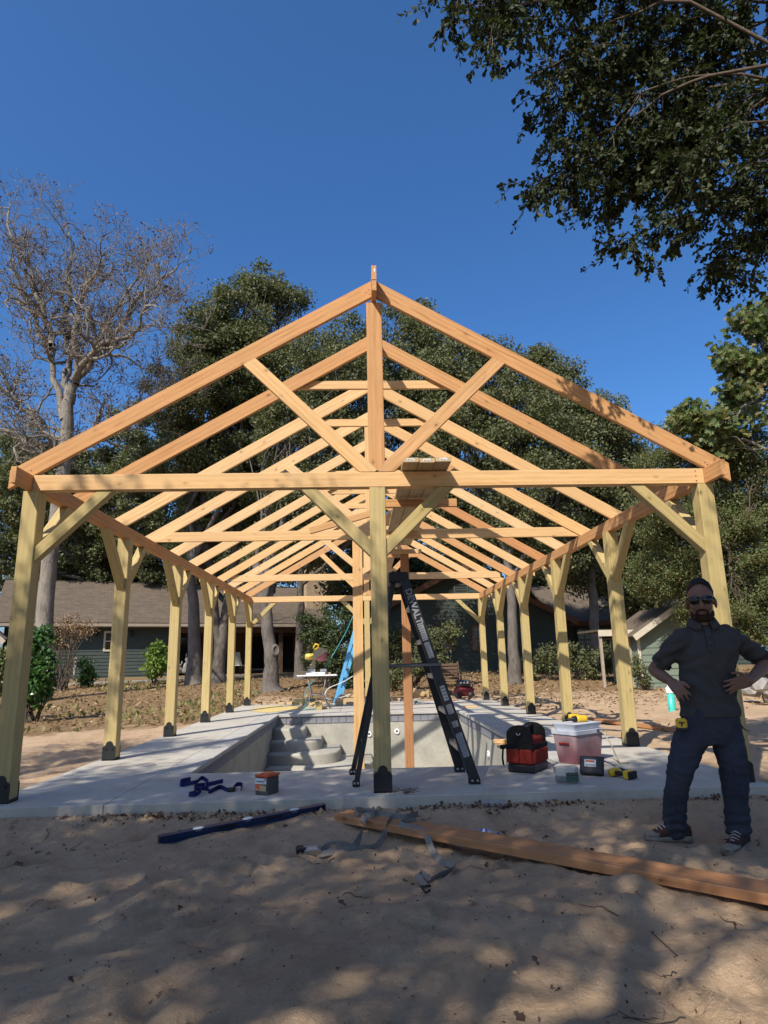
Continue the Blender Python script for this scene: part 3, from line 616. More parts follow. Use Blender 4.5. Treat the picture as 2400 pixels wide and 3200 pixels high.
# braces in the gable ends
for y in (YS[0]-0.01, YS[5]):
    for s, x in ((1, PXL), (-1, PXR)): pbrace((x+s*PW/2, y, 1.972), (x+s*(PW/2+0.556), y, H), 0.089, 0.095)
    for s in (-1, 1): pbrace((XC+s*PW/2, y, 1.985), (XC+s*(PW/2+0.54), y, H), 0.089, 0.105)
# plates: two plies, the outer one runs past the gable
for s in (-1, 1):
    beam('top_plate', (s*2.9975, -0.28, H+0.07), (s*2.9975, 11.56, H+0.07), 0.044, 0.14, MATS['cedar'], pav)
    beam('top_plate', (s*2.9525, 0.092, H+0.070), (s*2.9525, 11.20, H+0.070), 0.044, 0.1395, MATS['cedar'], pav)
# tie beams
beam('tie_beam', (-2.972, 0.045, H+0.072), (2.972, 0.045, H+0.072), 0.089, 0.140, MATS['fir'], pav)
beam('tie_beam', (-2.972, 11.25, H+0.072), (2.972, 11.25, H+0.072), 0.089, 0.140, MATS['fir'], pav)
TZ = H+0.1405
def tie_clipped(y, sq):
    # ends cut to the roof pitch, or left square
    e = 2.93 if not sq else 2.80
    n0 = V((TH, 0, -1)).normalized() if not sq else None; n1 = V((-TH, 0, -1)).normalized() if not sq else None
    beam('tie_beam', (-e+(0.10 if not sq else 0), y, TZ+0.070), (e-(0.10 if not sq else 0), y, TZ+0.070), 0.04, 0.135, MATS['fir'], pav, n0=n0, n1=n1)
# rafters
RY_ = [0.02, 1.075, 2.235, 3.37, 4.56, 5.68, 6.80, 7.92, 9.05, 10.15, 11.24]
for i, y in enumerate(RY_):
    for s in (-1, 1):
        jz = rng.uniform(-0.004, 0.003) if i else 0.0; jy = rng.uniform(-0.008, 0.008) if i else 0.0
        def pt(ax): return V((XC+s*ax, y+jy*(ax > 1), ZP-TH*ax-tv/2+jz))
        beam('rafter', pt(3.20), pt(0.0235), 0.04, RD, MATS[('cedar' if i == 0 else rng.choice(('fir', 'fir', 'fir', 'cedar') if s < 0 else ('fir', 'cedar', 'amber', 'fir')))], pav, n0=X1, n1=X1)
tie_clipped(3.325, False); tie_clipped(7.965, True)
# ridge
beam('ridge_board', (XC, -0.21, ZP-0.06), (XC, 11.5, ZP-0.06), 0.044, 0.145, MATS['cedar'], pav)
beam('ridge_board', (XC, -0.205, ZP-0.186), (XC, 11.5, ZP-0.186), 0.042, 0.105, MATS['cedar'], pav)
MB().box((XC-0.001, -0.2122, ZP-0.055), (XC+0.013, -0.2106, ZP-0.022)).build('paper_tag', MATS['label_white'], pav)
# king posts and struts
def king(y, zb, struts, back=0.02, mat='cedar', w=0.145):
    yk = y+back
    beam('king_post', (XC, yk, zb), (XC, yk, ZP-0.245), 0.045, w, MATS[mat], pav, up=(1, 0, 0))
    if struts:
        for s in (-1, 1):
            p0 = V((XC+s*(w/2+0.055), yk-0.001, zb+0.06)); p1 = V((XC+s*1.155, yk-0.001, ZP-TH*1.155-tv+0.004))
            n1 = V((s*TH, 0, 1)).normalized()
            # foot is cut level on the tie beam, head to the pitch of the rafter
            d = (p1-p0).normalized(); p0 = p0-d*(0.06/d.z)
            beam('strut', p0, p1, 0.044, 0.125, MATS['cedar' if s > 0 else 'fir'], pav, n0=(0, 0, 1), n1=n1)
king(0.0, H+0.1425, True); king(3.33, TZ+0.138, True, 0.0, 'fir'); king(7.965, TZ+0.138, True, 0.0, 'fir'); king(11.2, H+0.1425, True)
# collar ties near the ridge
for y, z in ((1.112, 3.985), (2.272, 3.985), (4.60, 3.99), (5.72, 3.99), (6.84, 3.985), (9.09, 3.99)):
    e = (ZP-tv-(z))/TH
    beam('collar_tie', (XC-0.86, y, z), (XC+0.86, y, z), 0.032, 0.098, MATS['fir'], pav, n0=V((TH, 0, -1)).normalized(), n1=V((-TH, 0, -1)).normalized())
# screw heads at the front joints
sc = MB()
for (x, z) in ((2.90, 2.55), (2.90, 2.597), (2.90, 2.642), (-0.105, 2.70), (-0.075, 2.70), (0.135, 2.70), (0.165, 2.71), (0.05, 2.72), (-0.03, 4.47), (-0.05, 4.44), (-0.02, 4.42), (0.09, 4.46), (0.09, 4.42), (3.0, 2.72), (3.02, 2.70), (-3.0, 2.71)):
    sc.lathe([(0.0, 0.002), (0.0055, 0.002), (0.0055, -0.001)], 8, 0, T(x, 0.0, z) @ RX(math.pi/2), False)
sc.build('screw_heads', MATS['dark_steel'], pav)

# ---- loose and temporary timber
for k, (x0, x1, yo) in enumerate(((0.235, 0.368, -0.275), (0.374, 0.507, -0.262), (0.513, 0.648, -0.285))):
    o = beam('scaffold_plank', (0.5*(x0+x1), yo, TZ+0.021), (0.5*(x0+x1)+0.02, yo+4.9, TZ+0.158), x1-x0, 0.038, MATS['plank'], None,
             label=('pale plank over the tie beams, ' + ('nearest the centre post', 'middle of the three', 'rightmost of the three')[k]), cat='plank', group='planks laid over the tie beams')
    Mx = WM[o]
    MB().box((-0.0012, -0.03, -0.009), (-0.0004, 0.035, 0.012)).box((-0.0016, -0.022, -0.004), (-0.0011, 0.0, 0.001), 1).box((-0.0016, 0.005, -0.003), (-0.0011, 0.028, 0.003), 1).build('paper_tag', [MATS['label_white'], MATS['label_dark']], o, Mx @ RX(rng.uniform(-0.1, 0.1)), local=True)
beam('scaffold_plank', (0.40, 4.95, TZ+0.158), (0.43, 9.2, TZ+0.158), 0.135, 0.038, MATS['plank'], None, label='pale plank over the rear tie beams, further back than the front three', cat='plank', group='planks laid over the tie beams')
def cross(x0, x1, y, z, lab, par=None):
    return beam('cleat', (x0, y, z), (x1, y, z), 0.04, 0.085, MATS['cedar'], par, label=lab, cat='cleat')
cross(0.13, 0.89, 1.12, TZ-0.022, 'short cedar cleat under the three planks, between first and second tie beam')
beam('temporary_brace', (-0.78, 2.62, 2.66), (0.06, 2.58, 2.885), 0.04, 0.085, MATS['cedar'], None, label='sloping cedar board left of the centre post, behind the front tie', cat='brace')
lp = beam('shoring_post', (-0.185, 3.36, FZ), (-0.175, 3.325, TZ+0.001), 0.135, 0.135, MATS['fir'], None, up=(0, -1, 0), label='tall pale timber post standing in the pool left of the centre post', cat='timber post')
cp = empty('shoring_post', (0.56, 4.9, FZ), 'reddish timber post standing in the pool beside the black stepladder', 'timber post')
beam('post', (0.575, 4.9, FZ), (0.57, 4.72, TZ+0.06), 0.135, 0.04, MATS['redwood'], cp, up=(0, -1, 0))
beam('cleat', (0.33, 4.66, TZ+0.045), (0.84, 4.66, TZ+0.045), 0.036, 0.07, MATS['fir'], cp); beam('cleat', (0.29, 5.08, TZ+0.05), (0.83, 5.08, TZ+0.05), 0.036, 0.07, MATS['cedar'], cp)
# ================================================================== TREES AND PLANTS
def tubes_mesh(polys, n=5):
    """many tapered tubes in one mesh; polys = list of (pts Nx3 array, radii N)"""
    cos = []; fs = []; base = 0; ang = np.arange(n)*2*np.pi/n; ca = np.cos(ang); sa = np.sin(ang)
    for pts, rad in polys:
        pts = np.asarray(pts, float); rad = np.asarray(rad, float); m = len(pts)
        tg = np.gradient(pts, axis=0); tg /= np.linalg.norm(tg, axis=1, keepdims=True)+1e-9
        a = np.array([0.31, 0.17, 0.93]) if abs(tg[0, 2]) < 0.85 else np.array([0.93, 0.3, 0.1])
        u = a[None]-tg*(tg@a)[:, None]; u /= np.linalg.norm(u, axis=1, keepdims=True)+1e-9; w = np.cross(tg, u)
        ring = pts[:, None, :]+rad[:, None, None]*(u[:, None, :]*ca[None, :, None]+w[:, None, :]*sa[None, :, None])
        cos.append(ring.reshape(-1, 3)); k = np.arange(n); k2 = (k+1) % n
        i = np.arange(m-1)[:, None]*n+base
        fs.append(np.stack([i+k, i+k2, i+n+k2, i+n+k], -1).reshape(-1, 4)); base += m*n
    return npmesh(np.concatenate(cos), quads=np.concatenate(fs), smooth=True)

LEAF = {  # outlines in the leaf plane (x across, y along), 0..1
    'diamond': ([(0, 0), (0.32, 0.5), (0, 1), (-0.32, 0.5)], [(0, 1, 2), (0, 2, 3)], [0, 0.10, 0, 0.10]),
    'spatula': ([(0, 0), (0.10, 0.30), (0.26, 0.72), (0.14, 0.97), (-0.14, 0.97), (-0.26, 0.72), (-0.10, 0.30)], [(0, 1, 6), (1, 2, 5), (1, 5, 6), (2, 3, 4), (2, 4, 5)], [0, 0.02, 0.06, 0.02, 0.02, 0.06, 0.02]),
    'star': ([(0, 0), (0.18, 0.16), (0.52, 0.22), (0.30, 0.45), (0.44, 0.78), (0.14, 0.66), (0, 1.0), (-0.14, 0.66), (-0.44, 0.78), (-0.30, 0.45), (-0.52, 0.22), (-0.18, 0.16)],
             [(0, 1, 11), (1, 2, 3), (11, 9, 10), (1, 3, 9), (1, 9, 11), (3, 4, 5), (9, 7, 8), (3, 5, 7), (3, 7, 9), (5, 6, 7)], [0]*12),
    'oval': ([(0, 0), (0.22, 0.28), (0.24, 0.6), (0, 1.0), (-0.24, 0.6), (-0.22, 0.28)], [(0, 1, 5), (1, 2, 4), (1, 4, 5), (2, 3, 4)], [0, 0.06, 0.06, -0.08, 0.06, 0.06]),
    'lobed': ([(0, 0), (0.16, 0.22), (0.10, 0.40), (0.34, 0.58), (0.20, 0.80), (0, 1.0), (-0.20, 0.80), (-0.34, 0.58), (-0.10, 0.40), (-0.16, 0.22)],
              [(0, 1, 9), (1, 2, 8), (1, 8, 9), (2, 3, 7), (2, 7, 8), (3, 4, 6), (3, 6, 7), (4, 5, 6)], [0, 0.04, 0.03, 0.10, 0.08, -0.05, 0.08, 0.10, 0.03, 0.04]),
}
def leaf_mesh(pos, along, nrm, size, shape, rs, val=None):
    """one mesh of many leaves: pos Nx3, along Nx3 (leaf axis), nrm Nx3, size N"""
    ol, tr, fold = LEAF[shape]; ol = np.array(ol); tr = np.array(tr); fold = np.array(fold); k = len(ol); N = len(pos)
    a = along/(np.linalg.norm(along, axis=1, keepdims=True)+1e-9); n = nrm-a*(a*nrm).sum(1, keepdims=True); n /= np.linalg.norm(n, axis=1, keepdims=True)+1e-9; s = np.cross(a, n)
    co = pos[:, None, :]+size[:, None, None]*(s[:, None, :]*ol[None, :, 0, None]+a[:, None, :]*ol[None, :, 1, None]+n[:, None, :]*fold[None, :, None])
    f = (tr[None]+(np.arange(N)*k)[:, None, None]).reshape(-1, 3)
    me = npmesh(co.reshape(-1, 3), tris=f)
    v = (rs.rand(N) if val is None else val).astype(np.float32)
    at = me.attributes.new('v', 'FLOAT', 'POINT'); at.data.foreach_set('value', np.repeat(v, k)); return me
def unit(rs, n):
    d = rs.normal(size=(n, 3)); return d/np.linalg.norm(d, axis=1, keepdims=True)
def clump_leaves(rs, centers, radii, per, size, droop=0.2, flat=0.75, shellp=0.55):
    """leaves gathered in clumps, most near the clump surface and facing outwards"""
    c = np.repeat(centers, per, 0); r = np.repeat(radii, per); n = len(c); d = unit(rs, n); rad = r*(rs.rand(n)**shellp); off = d*rad[:, None]; off[:, 2] *= flat
    nr = d*0.8+unit(rs, n)*0.8+np.array([-0.1, -0.15, 0.35]); al = unit(rs, n)+d*0.6+np.array([0, 0, -droop]); sz = size*(0.65+0.7*rs.rand(n))
    return c+off, al, nr, sz
def wob_path(rs, a, b, n, amp):
    a = np.asarray(a, float); b = np.asarray(b, float); t = np.linspace(0, 1, n)[:, None]; L = np.linalg.norm(b-a)
    w = np.cumsum(rs.normal(size=(n, 3)), 0); w = w-w[:1]-(w[-1:]-w[:1])*t; w /= max(1e-6, np.abs(w).max())
    return a+(b-a)*t+w*amp*L
def sample_lobes(rs, lobes, n, inner=0.5):
    vol = np.array([l[1][0]*l[1][1]*l[1][2] for l in lobes])**0.67; idx = rs.choice(len(lobes), n, p=vol/vol.sum())
    d = unit(rs, n); r = rs.rand(n)**inner; C = np.array([l[0] for l in lobes])[idx]; RR = np.array([l[1] for l in lobes])[idx]
    return C+d*r[:, None]*RR
def crown_tree(name, label, base, trunk_pts, r0, lobes, nclump, per, size, seed, mat='leaf_oak', barkm='bark', cat='tree', group=None, shape='diamond', cr=(0.35, 0.7), inner=0.33, limbs=True):
    rs = np.random.RandomState(seed); root = empty(name, base, label, cat, group); polys = []
    tp = np.array([list(p) for p in trunk_pts], float); m = len(tp); tt = np.linspace(0, 1, 4*m)
    path = np.stack([np.interp(tt, np.linspace(0, 1, m), tp[:, k]) for k in range(3)], 1)+rs.normal(size=(4*m, 3))*np.array([0.02, 0.02, 0])*r0*4
    rad = r0*(1.0-0.45*tt)*(1+0.55*np.exp(-tt*14)); polys.append((path, rad)); top = tp[-1]; rt = rad[-1]
    C = sample_lobes(rs, lobes, nclump, inner); RC = rs.uniform(cr[0], cr[1], nclump)
    if limbs:
        for (c, rr) in lobes:
            st = path[rs.randint(int(2.4*m), 4*m)]; p = wob_path(rs, st, c, 9, 0.10); polys.append((p, np.linspace(rt*0.8, rt*0.22, 9)))
            near = np.argsort(((C-np.array(c))**2).sum(1))[:max(6, nclump//len(lobes)//2)]
            for j in near: polys.append((wob_path(rs, p[rs.randint(3, 9)], C[j], 6, 0.12), np.linspace(rt*0.20, 0.012, 6)))
    root_W = WM[root]; Ti = np.array(base)
    polys = [(p-Ti, r) for p, r in polys]
    link('trunk', tubes_mesh(polys[:1], 14), MATS[barkm], root, WM[root])
    if len(polys) > 1: link('limbs', tubes_mesh(polys[1:], 6), MATS[barkm], root, WM[root])
    p, al, nr, sz = clump_leaves(rs, C, RC, per, size)
    link('crown', leaf_mesh(p-Ti, al, nr, sz, shape, rs), MATS[mat], root, WM[root]); return root
def lob(px, py, y, r, ry=None, dz=1.0):
    c = atY(px, py, y); k = (y-CAM.y)/(FPX*0.97); return (list(c), (r*k, (ry or r)*k, r*k*dz))
def tp(px, py, y): return list(atY(px, py, y))
def gb(px, y):
    p = atY(px, 2000, y); return (p.x, y, float(GZ(p.x, y, False))-0.05)

# live oaks behind the pavilion
B = gb(612, 20.0)
crown_tree('oak_tree', 'tall evergreen oak left of the pavilion peak, its top standing clear against the sky', B, [B, tp(608, 1950, 20), tp(596, 1800, 20), tp(640, 1550, 20)], 0.26,
           [lob(660, 1080, 20, 140), lob(740, 1010, 20, 130), lob(845, 905, 20.5, 78), lob(790, 880, 20.5, 60), lob(905, 960, 20.5, 62), lob(610, 1230, 19.5, 150), lob(760, 1180, 20, 160), lob(580, 1420, 20, 140)], 420, 230, 0.118, 1, group='oaks behind the pavilion')
B = gb(682, 20.6)
fork = tp(684, 2075, 20.6)
crown_tree('oak_tree', 'oak with a forked trunk, second trunk left of the saw table', B, [B, fork, tp(705, 1930, 20.6), tp(740, 1700, 20.6)], 0.30,
           [lob(800, 1330, 20.6, 160), lob(700, 1560, 20.6, 150), lob(900, 1180, 21, 140), lob(830, 1650, 22, 130), lob(640, 1690, 22, 120)], 300, 230, 0.118, 2, group='oaks behind the pavilion')
o = bpy.data.objects['oak_tree.001']
rs_ = np.random.RandomState(5); pth = wob_path(rs_, fork, tp(640, 1700, 20.4), 8, 0.05)
link('stem', tubes_mesh([(pth-np.array(B), np.linspace(0.2, 0.14, 8))], 12), MATS['bark'], o, WM[o])
B = gb(850, 16.5)
crown_tree('oak_tree', 'oak with a sawn limb scar on its thick trunk beside the saw table', B, [B, tp(848, 2060, 16.5), tp(832, 1920, 16.5), tp(800, 1740, 16.5)], 0.27,
           [lob(930, 1330, 17, 150), lob(1010, 1150, 17.5, 140), lob(960, 1560, 17, 130), lob(880, 1700, 17.5, 110), lob(1080, 1440, 17, 120)], 270, 230, 0.10, 3, group='oaks behind the pavilion')
o = bpy.data.objects['oak_tree.002']; sp = atY(862, 2032, 16.30)
MB().lathe([(0.0, -0.01), (0.085, -0.005), (0.105, 0.02), (0.135, 0.028), (0.165, 0.0), (0.20, -0.10), (0.22, -0.25)], 18, 0, T(*sp) @ RZ(0.5) @ RX(1.45) @ Matrix.Diagonal((0.82, 1.15, 1, 1))).build('limb_scar', MATS['bark'], o)
B = gb(938, 21.0)
crown_tree('oak_tree', 'slim-trunked oak between the saw table and the brick chimney', B, [B, tp(936, 1990, 21), tp(940, 1830, 21), tp(960, 1600, 21)], 0.20,
           [lob(1120, 1110, 21, 130), lob(1240, 1010, 21, 105), lob(1160, 1290, 21, 150), lob(1330, 1090, 21, 110), lob(1040, 1680, 22, 110), lob(1280, 1200, 20.5, 130), lob(1100, 1450, 21, 130), lob(1330, 1330, 21, 130)], 330, 230, 0.118, 4, group='oaks behind the pavilion')
B = gb(1600, 17.0)
crown_tree('oak_tree', 'broad dark oak right of the ladder, in front of the dark green house', B, [B, tp(1602, 1960, 17), tp(1590, 1780, 17), tp(1540, 1560, 17)], 0.20,
           [lob(1420, 1190, 17.5, 135), lob(1540, 1180, 17, 130), lob(1650, 1290, 17, 130), lob(1460, 1400, 17, 150), lob(1620, 1500, 17, 160), lob(1770, 1430, 17, 130), lob(1720, 1680, 18, 120), lob(1440, 1640, 18, 120), lob(1330, 1510, 18, 110), lob(1560, 1320, 17, 130), lob(1420, 1270, 17, 110), lob(1690, 1400, 17, 120), lob(1560, 1640, 17.5, 120)], 480, 240, 0.104, 6, group='oaks behind the pavilion')
B = gb(1858, 20.0)
crown_tree('oak_tree', 'oak over the right-hand house wing, left of the shed', B, [B, tp(1858, 1950, 20), tp(1850, 1800, 20), tp(1830, 1600, 20)], 0.22,
           [lob(1690, 1150, 21, 70), lob(1740, 1230, 21, 105), lob(1840, 1330, 20, 120), lob(1930, 1420, 20, 120), lob(1850, 1560, 20, 140), lob(1960, 1620, 20, 130), lob(1810, 1760, 20.5, 90)], 400, 230, 0.114, 7, group='oaks behind the pavilion')
B = gb(300, 30)
crown_tree('oak_tree', 'dark leafy tree behind the left house roof', B, [B, tp(300, 1900, 30), tp(300, 1700, 30)], 0.3,
           [lob(60, 1420, 28, 110), lob(40, 1600, 28, 130), lob(180, 1560, 29, 130), lob(320, 1610, 30, 130), lob(430, 1540, 29, 130), lob(230, 1740, 30, 110), lob(480, 1760, 31, 110), lob(60, 1780, 29, 110), lob(560, 1680, 31, 110), lob(330, 1760, 31, 110)], 340, 190, 0.15, 8, group='oaks behind the pavilion')
B = gb(1250, 40)
crown_tree('oak_tree', 'far leafy tree filling the gap behind the middle of the pavilion', B, [B, tp(1250, 1850, 40), tp(1250, 1700, 40)], 0.3,
           [lob(1120, 1620, 40, 120), lob(1260, 1560, 40, 130), lob(1380, 1700, 40, 120), lob(1180, 1760, 40, 110), lob(1000, 1790, 40, 100), lob(1500, 1780, 40, 100)], 190, 150, 0.21, 9, group='oaks behind the pavilion')
for k, (px_, y_, seed_, lab_) in enumerate(((60, 36, 61, 'far tree at the left edge beyond the left house'), (420, 38, 62, 'far tree beyond the left house, between the second and third post'), (760, 40, 63, 'far tree beyond the porch of the left house'), (1560, 36, 64, 'far tree beyond the dark green house, right of the ladder'), (1880, 34, 65, 'far tree beyond the right-hand house wing'), (2250, 30, 66, 'far tree behind the thicket at the right'))):
    B = gb(px_, y_)
    crown_tree('far_tree', lab_, B, [B, tp(px_, 1900, y_), tp(px_, 1720, y_)], 0.3, [lob(px_, 1560, y_, 130), lob(px_-110, 1680, y_, 115), lob(px_+110, 1670, y_, 115), lob(px_-30, 1790, y_, 120), lob(px_+150, 1810, y_, 95), lob(px_-160, 1820, y_, 95)], 130, 130, 0.24, seed_, group='trees far behind the houses', cr=(0.7, 1.2))
B = gb(330, 34)
crown_tree('oak_tree', 'leafy oak behind the bare tree, over the left house', B, [B, tp(330, 1900, 34), tp(320, 1700, 34)], 0.24,
           [lob(330, 1440, 34, 110), lob(200, 1470, 34, 100), lob(450, 1360, 34, 105), lob(80, 1480, 34, 110), lob(520, 1480, 34, 110), lob(390, 1540, 34, 120), lob(140, 1600, 34, 110)], 260, 190, 0.19, 14, group='oaks behind the pavilion')
# scrubby screen on the right
B = gb(2230, 11.5)
crown_tree('vine_thicket', 'tall vine-covered thicket filling the right edge behind the last post', B, [B, tp(2230, 1850, 11.5), tp(2240, 1600, 11.5)], 0.10,
           [lob(2120, 1440, 12.5, 120), lob(2260, 1400, 12, 120), lob(2370, 1450, 11.5, 120), lob(2080, 1620, 12.5, 120), lob(2210, 1640, 12, 140), lob(2350, 1680, 11.5, 140), lob(2130, 1790, 13, 100), lob(2270, 1830, 12, 100), lob(2400, 1850, 11.5, 110), lob(2480, 1600, 11.5, 140), lob(2040, 1800, 14.5, 80), lob(2390, 1950, 11.5, 90), lob(2300, 1930, 11.5, 80), lob(2470, 1800, 11.5, 120), lob(2180, 1900, 13, 70)], 760, 260, 0.060, 10, 'leaf_vine', 'twig', 'shrub', None, 'oval', (0.22, 0.5), 0.4)
for k, (px_, y_, py_, seed_, lab_) in enumerate(((1150, 27, 1810, 71, 'dark leafy tree beside the chimney behind the pavilion middle'), (1250, 27, 1780, 72, 'dark leafy tree at the left corner of the dark green house'), (700, 36, 1830, 73, 'leafy tree behind the porch roof ridge'), (1700, 30, 1800, 74, 'leafy tree behind the roof of the right-hand house wing'), (2000, 22, 1780, 75, 'leafy tree behind the shed roof'), (200, 33, 1780, 76, 'leafy tree behind the left house roof by the bare oak'))):
    B = gb(px_, y_)
    crown_tree('understory_tree', lab_, B, [B, tp(px_, py_+140, y_), tp(px_, py_+30, y_)], 0.16, [lob(px_, py_-40, y_, 80), lob(px_-75, py_+40, y_, 75), lob(px_+75, py_+30, y_, 75), lob(px_, py_+100, y_, 80)], 110, 130, 0.17, seed_, group='smaller trees round the houses', cr=(0.5, 0.9))
B = gb(2520, 10.5)
crown_tree('sycamore_tree', 'sycamore with large yellow-green lobed leaves at the right edge above the thicket', B, [B, tp(2500, 1850, 10.5), tp(2470, 1400, 10.5), tp(2440, 1150, 10.5)], 0.14,
           [lob(2340, 1010, 10.5, 75), lob(2290, 1120, 10.5, 70), lob(2390, 1160, 10.5, 95), lob(2330, 1260, 10.5, 80), lob(2270, 1330, 10.5, 60), lob(2160, 1320, 11, 62), lob(2210, 1390, 11, 60), lob(2400, 930, 10.5, 60), lob(2480, 1100, 10.5, 110)], 150, 48, 0.16, 12, 'leaf_sycamore', 'bark_pale', 'tree', None, 'star', (0.22, 0.42), 0.6)
# broad-leaved bush at the left, lime shrub, cedar bush, small plants
def bush(name, label, cat, px, y, lobes, n, per, size, seed, mat, shape, cr, group=None, stems=7, sm='twig'):
    rs = np.random.RandomState(seed); B = gb(px, y); root = empty(name, B, label, cat, group); C = sample_lobes(rs, lobes, n, 0.4); RC = rs.uniform(cr[0], cr[1], n); Ti = np.array(B)
    polys = [(wob_path(rs, Ti+rs.normal(size=3)*np.array([0.08, 0.08, 0]), C[rs.randint(n)], 6, 0.08)-Ti, np.linspace(0.02, 0.006, 6)) for _ in range(stems)]
    link('stems', tubes_mesh(polys, 5), MATS[sm], root, WM[root]); p, al, nr, sz = clump_leaves(rs, C, RC, per, size, 0.35)
    link('foliage', leaf_mesh(p-Ti, al, nr, sz, shape, rs), MATS[mat], root, WM[root]); return root
bush('broadleaf_bush', 'glossy dark green bush with pointed leaves beside the left front post', 'bush', 125, 8.5, [lob(120, 2010, 8.5, 32, 32, 1.4), lob(125, 2090, 8.5, 42, 42, 1.2), lob(110, 2150, 8.5, 45)], 80, 42, 0.105, 21, 'leaf_broad', 'oval', (0.12, 0.24), stems=14)
bush('broadleaf_bush', 'low green bush at the very left edge behind the front post', 'bush', 6, 9.0, [lob(0, 2110, 9, 34, 34, 1.3), lob(-10, 2060, 9, 26)], 34, 40, 0.09, 22, 'leaf_vine', 'oval', (0.12, 0.22), stems=6)
bush('lime_shrub', 'bright lime-green shrub against the house wall, left of the third post', 'shrub', 490, 20.0, [lob(490, 2040, 20, 26, 26, 1.2), lob(500, 2070, 20, 30), lob(478, 2085, 20, 26)], 42, 44, 0.15, 23, 'leaf_lime', 'oval', (0.16, 0.3), stems=8)
bush('feathery_shrub', 'soft feathery green shrub by the white pipe at the house wall', 'shrub', 262, 19.5, [lob(262, 2085, 19.5, 24, 24, 1.5), lob(268, 2115, 19.5, 22)], 30, 60, 0.09, 24, 'leaf_broad', 'diamond', (0.15, 0.3), stems=8)
bush('small_tree', 'thin brown-leaved small tree in front of the left house wall', 'tree', 205, 18.5, [lob(215, 1945, 18.5, 45, 45, 0.6), lob(260, 1970, 18.5, 40, 40, 0.6), lob(190, 1990, 18.5, 35)], 60, 34, 0.06, 25, 'leaf_dry', 'diamond', (0.2, 0.4), stems=30)
bush('cedar_bush', 'big feathery cedar bush behind the saw table', 'bush', 1030, 17.0, [lob(1040, 1960, 17, 55, 55, 1.2), lob(1080, 2030, 17, 60), lob(1010, 2060, 17, 60), lob(1090, 2100, 17, 55), lob(970, 1985, 17, 40, 40, 0.6), lob(960, 1935, 17, 28, 28, 0.5)], 170, 110, 0.075, 26, 'leaf_cedar', 'diamond', (0.16, 0.34), stems=26)
bush('cedar_bush', 'dark leafy bush between the centre post and the ladder, beyond the pool', 'bush', 1270, 15.5, [lob(1250, 2090, 15.5, 38), lob(1300, 2080, 15.5, 32), lob(1230, 2130, 15.5, 30), lob(1370, 2050, 16, 36), lob(1330, 2000, 16, 40), lob(1400, 1985, 16.5, 36)], 90, 70, 0.085, 27, 'leaf_oak', 'oval', (0.14, 0.3), stems=16)
bush('shade_shrub', 'dark ragged shrub at the foot of the small shed', 'shrub', 2000, 13.8, [lob(1990, 2090, 13.8, 26, 26, 1.4), lob(2010, 2130, 13.8, 20)], 30, 45, 0.07, 28, 'leaf_oak', 'oval', (0.12, 0.24), stems=10)
bush('shade_shrub', 'dark undergrowth in front of the right-hand house wing', 'shrub', 1760, 18.0, [lob(1700, 2060, 18, 40), lob(1770, 2050, 18, 45), lob(1850, 2080, 18, 45), lob(1900, 2050, 18, 40), lob(1650, 2090, 18, 30)], 110, 60, 0.09, 29, 'leaf_oak', 'oval', (0.16, 0.34), stems=20)
bush('shade_shrub', 'dark low bushes between the two houses, right of the saw', 'shrub', 1180, 21, [lob(1150, 2080, 21, 40), lob(1200, 2040, 21, 45), lob(1250, 2010, 21, 45)], 70, 60, 0.1, 30, 'leaf_oak', 'oval', (0.2, 0.4), stems=16)

